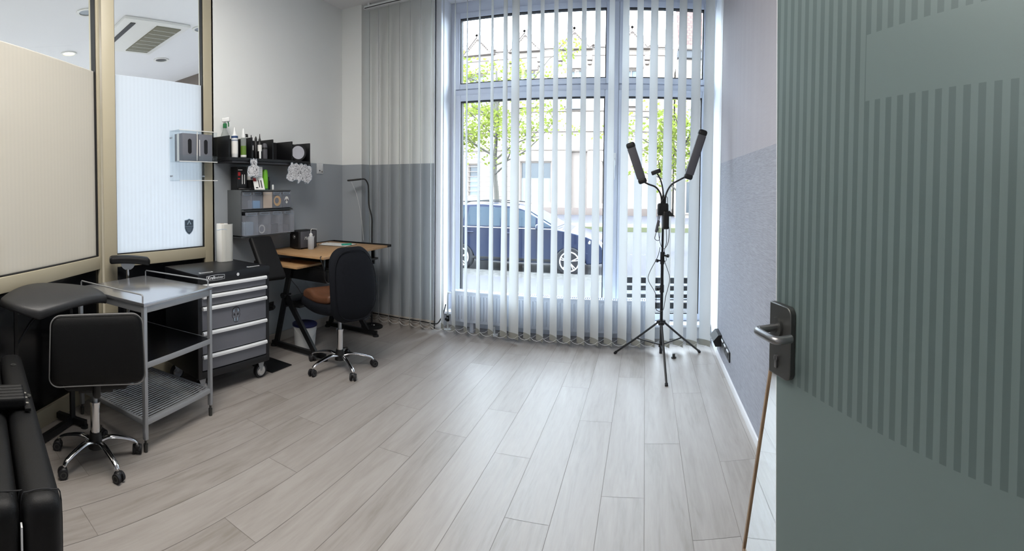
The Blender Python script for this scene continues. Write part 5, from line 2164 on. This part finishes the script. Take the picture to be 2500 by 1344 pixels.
# trees ----------------------------------------------------------------
def tree(loc, h, crown, nleaf, label, seed, trunk_r=.11, leaf=.13):
    rnd = random.Random(seed)
    t = thing('street_tree', loc, label, 'tree')
    m = MB()
    m.tube([(0, 0, 0), (.05, 0, h * .25), (-.05, .05, h * .45), (.05, 0, h * .72), (0, 0, h * .95)], [trunk_r, .03], 8, 3)
    tips = []
    for i in range(16):
        z = h * rnd.uniform(.38, .85)
        a = rnd.uniform(0, 2 * pi)
        L = crown[0] * rnd.uniform(.5, 1)
        p0 = Vector((0, 0, z))
        p1 = p0 + Vector((cos(a) * L * .5, sin(a) * L * .5, L * rnd.uniform(.15, .45)))
        p2 = p0 + Vector((cos(a) * L, sin(a) * L, L * rnd.uniform(.3, .8)))
        m.tube([p0, p1, p2], [.035, .010], 6, 3)
        tips += [p1, p2]
        for k in range(2):
            q = p1.lerp(p2, rnd.random())
            e = q + Vector((rnd.uniform(-1, 1), rnd.uniform(-1, 1), rnd.uniform(-.1, .9))).normalized() * L * .45
            m.tube([q, e], [.012, .005], 5)
            tips.append(e)
    m.build('trunk', 'bark', t)
    f = bmesh.new()
    cl_ = []
    for tp in tips:
        for _ in range(2):
            cl_.append(tp + Vector((rnd.gauss(0, .25), rnd.gauss(0, .25), rnd.gauss(0, .22))))
    for _ in range(nleaf):
        c = rnd.choice(cl_) + Vector((rnd.gauss(0, .17), rnd.gauss(0, .17), rnd.gauss(0, .13)))
        u = Vector((rnd.uniform(-1, 1), rnd.uniform(-1, 1), rnd.uniform(-.6, .6))).normalized()
        v = u.cross(Vector((rnd.uniform(-1, 1), rnd.uniform(-1, 1), rnd.uniform(-1, 1)))).normalized()
        s = leaf * rnd.uniform(.6, 1.2)
        pts = [c - u * s * .5, c + v * s * .32, c + u * s * .5, c - v * s * .32]
        f.faces.new([f.verts.new(p) for p in pts])
    me = bpy.data.meshes.new('foliage')
    f.to_mesh(me)
    f.free()
    me.materials.append(MT['leaf'])
    o = bpy.data.objects.new('foliage', me)
    COL.objects.link(o)
    o.parent = t
    o['kind'] = 'stuff'
    return t


tree((-4.7, 14.5, ZS), 6.0, (2.1,), 4000, 'young street tree with light green leaves behind the parked car', 3)
tree((1.15, 15.2, ZS), 4.7, (1.7,), 2900, 'young street tree with light green leaves behind the tripod lamp', 11)


# buildings ------------------------------------------------------------
FY = 35.0
hb = thing('town_house', (-7, FY, ZS), 'cream town house with gabled dormers across the street', 'building')
HW = 12.35 + 0.0
m = MB()
# wall with window openings left as recesses: build it of vertical strips
m.box(-20, 8.85, .3, 8, 0, HW)
m.build('wall', 'facade', hb)


def hx(x):            # world x -> local
    return x + 7


def hz(z):            # world z -> local
    return z - ZS


m = MB()
OPEN = []
GW = [(-13.6, -12.75), (-9.4, -6.99), (-5.5, -4.3), (-3.2, -1.4)]
xs = [-27.0] + [v for g in GW for v in g] + [2.0]
for a, b2 in zip(xs[0::2], xs[1::2]):
    m.box(hx(a), hx(b2), 0, .3, 0, hz(4.6))
m.box(hx(-27), hx(2.0), 0, .3, hz(4.6), hz(7.9))
UPW = [(-13.5, -12.3), (-9.6, -8.3), (-5.9, -4.7), (-1.8, -.5)]
xs = [-27.0] + [v for g in UPW for v in g] + [2.0]
for a, b2 in zip(xs[0::2], xs[1::2]):
    m.box(hx(a), hx(b2), 0, .3, hz(7.9), hz(10.3))
m.box(hx(-27), hx(2.0), 0, .3, hz(10.3), HW)
m.build('facade_front', 'facade', hb)
for z, t_, d_ in ((5.75, .22, .18), (7.25, .22, .16), (4.4, .12, .1), (11.85, .2, .25), (11.3, .1, .1)):
    MB().box(hx(-27), hx(1.85), -d_, .02, hz(z), hz(z) + t_, .03).build('cornice', 'facade2', hb)
m = MB()
for i in range(10):
    z = .9 + i * .38
    m.box(hx(-20), hx(-9.8), -.03, .01, hz(z), hz(z) + .05)
m.build('rustication', 'facade2', hb)
MB().box(hx(-27), hx(2.0), -.12, .02, 0, hz(.15), .03).build('plinth', 'plinth', hb)
for (a, b2, z0, z1, mat) in ((-9.4, -6.99, .47, 3.55, 'shop'), (-13.6, -12.75, .9, 3.4, 'shop'), (-3.2, -1.4, .47, 3.55, 'shop'), (-5.5, -4.3, .1, 4.3, 'door')):
    if mat == 'shop':
        wn = MB().box(hx(a), hx(b2), .2, .24, hz(z0), hz(z1)).build('window', 'shopgl', hb)
        MB().box(hx(a) + .08, hx(b2) - .08, .17, .2, hz(z0) + .08, hz(z0) + (z1 - z0) * .6).build('curtain', 'curtain', wn)
        mm = MB()
        frame_rect(mm, hx(a), hx(b2), hz(z0), hz(z1), .09, .12, .2, 0)
        mm.build('window_frame', 'facade2', wn)
    else:
        MB().box(hx(a), hx(b2), .2, .24, 0, hz(z1)).build('door', 'facade2', hb)
    MB().box(hx(a), hx(b2), .0, .3, 0, hz(z0)).build('parapet', 'facade', hb)
    MB().box(hx(a) - .1, hx(b2) + .1, -.08, .05, hz(z1) + .05, hz(z1) + .25).build('lintel', 'facade2', hb)
    MB().box(hx(a), hx(b2), .02, .3, hz(z1), hz(4.6)).build('window_head', 'facade', hb)
for (a, b2) in UPW:
    wn = MB().box(hx(a), hx(b2), .2, .24, hz(7.9), hz(10.3)).build('window', 'curtain', hb)
    mm = MB()
    frame_rect(mm, hx(a), hx(b2), hz(7.9), hz(10.3), .1, .1, .2, 0)
    mm.box((hx(a) + hx(b2)) / 2 - .05, (hx(a) + hx(b2)) / 2 + .05, .1, .2, hz(8.0), hz(10.2))
    mm.build('window_frame', 'facade2', wn)
    MB().box(hx(a) - .25, hx(b2) + .25, -.25, .1, hz(10.35), hz(10.6), .04).build('lintel', 'facade2', hb)
    MB().box(hx(a) - .15, hx(b2) + .15, -.35, .1, hz(7.55), hz(7.9), .04).build('sill', 'facade2', hb)
for gx in (-12.75, -9.0, -5.28, -1.1):
    x = hx(gx)
    Mg = Matrix(((1, 0, 0, x), (0, 0, 1, -.4), (0, 1, 0, hz(11.95)), (0, 0, 0, 1)))
    g = MB().prism([(-.95, 0), (.95, 0), (0, 1.05)], 1.4, Mg).build('gable', 'facade', hb)
    mm = MB()
    for s in (-1, 1):
        mm.beam((x + s * 1.25, -.5, hz(11.85)), (x, -.5, hz(11.85) + 1.4), .18, .3)
    mm.build('gable_moulding', 'facade2', g)
    mm = MB()
    mm.box(x - 1.3, x + 1.3, -.5, 0, hz(11.7), hz(11.95), .03)
    for s in (-1, 1):
        mm.box(x + s * 1.28 - .18, x + s * 1.28 + .18, -.55, 0, hz(11.95), hz(12.25), .03)
        mm.box(x + s * 1.1 - .2, x + s * 1.1 + .2, -.4, 0, hz(10.9), hz(11.25), .08)
        mm.box(x + s * 1.1 - .15, x + s * 1.1 + .15, -.35, 0, hz(10.6), hz(10.85), .08)
    mm.build('console', 'facade2', g)
    mm = MB()
    for k in range(7):
        t_ = (k + .5) / 7
        for s in (-1, 1):
            mm.cbox((x + s * .85 * (1 - t_), -.43, hz(12.02) + .85 * t_), (.09, .06, .09))
    mm.build('dentil', 'plinth', g)
MB().box(hx(-5.9), hx(-4.7), -.5, .0, hz(7.35), hz(8.3), .05).build('balcony_box', 'curtain', hb)

rb = thing('tiled_house', (6.0, 33.0, ZS - .55), 'pale house with red tiled roof at the right across the street', 'building')
m = MB()
m.box(-3.9, 9, 0, 7, 0, 11.6)
m.build('wall', 'facade', rb)
MB().box(-3.95, 9.3, -.45, .3, 11.6, 12.15, .02).build('eaves', 'acd', rb)
MB().cyl((-3.95, -.5, 12.25), (9.3, -.5, 12.25), .16, n=12).build('gutter', 'facade2', rb)
m = MB()
m.box(-3.9, -1.05 + 10, 0, 6.5, 0, .12)
ro = m.build('roof', 'roof', rb)
ro.matrix_local = Matrix.Translation((0, -.35, 12.3)) @ Matrix.Rotation(radians(48), 4, 'X')
for i, z in enumerate((9.3, 10.2)):
    m = MB()
    for k in range(16):
        m.box(-4 + k * .8, -4 + k * .8 + .45, -.1, .01, z, z + .35, .02)
    m.build('frieze', 'facade2', rb)
for x0 in (-3.2, -.8, 1.6, 4.0):
    for z0 in (1.0, 6.0):
        wn = MB().box(x0, x0 + 1.3, -.04, .02, z0, z0 + 2.2).build('window', 'shopgl' if z0 < 2 else 'curtain', rb)
        mm = MB()
        frame_rect(mm, x0 - .08, x0 + 1.38, z0 - .08, z0 + 2.28, .12, -.1, -.03, 0)
        mm.box(x0 + .6, x0 + .7, -.1, -.03, z0, z0 + 2.2)
        mm.build('window_frame', 'facade2', wn)
ch = MB().box(-1.4, -.9, 1.2, 2.0, 12.8, 16, .02).build('chimney', P('dark_red_brick', '#7a3434', .8), rb)

# a thing that is a single mesh stands at top level itself
for o in list(SC.objects):
    if o.type == 'EMPTY' and o.parent is None and len(o.children) == 1 and not o.children[0].children:
        c = o.children[0]
        nm = o.name
        bpy.context.view_layer.update()
        mw = c.matrix_world.copy()
        c.parent = None
        c.matrix_world = mw
        for k in o.keys():
            c[k] = o[k]
        bpy.data.objects.remove(o)
        c.name = nm
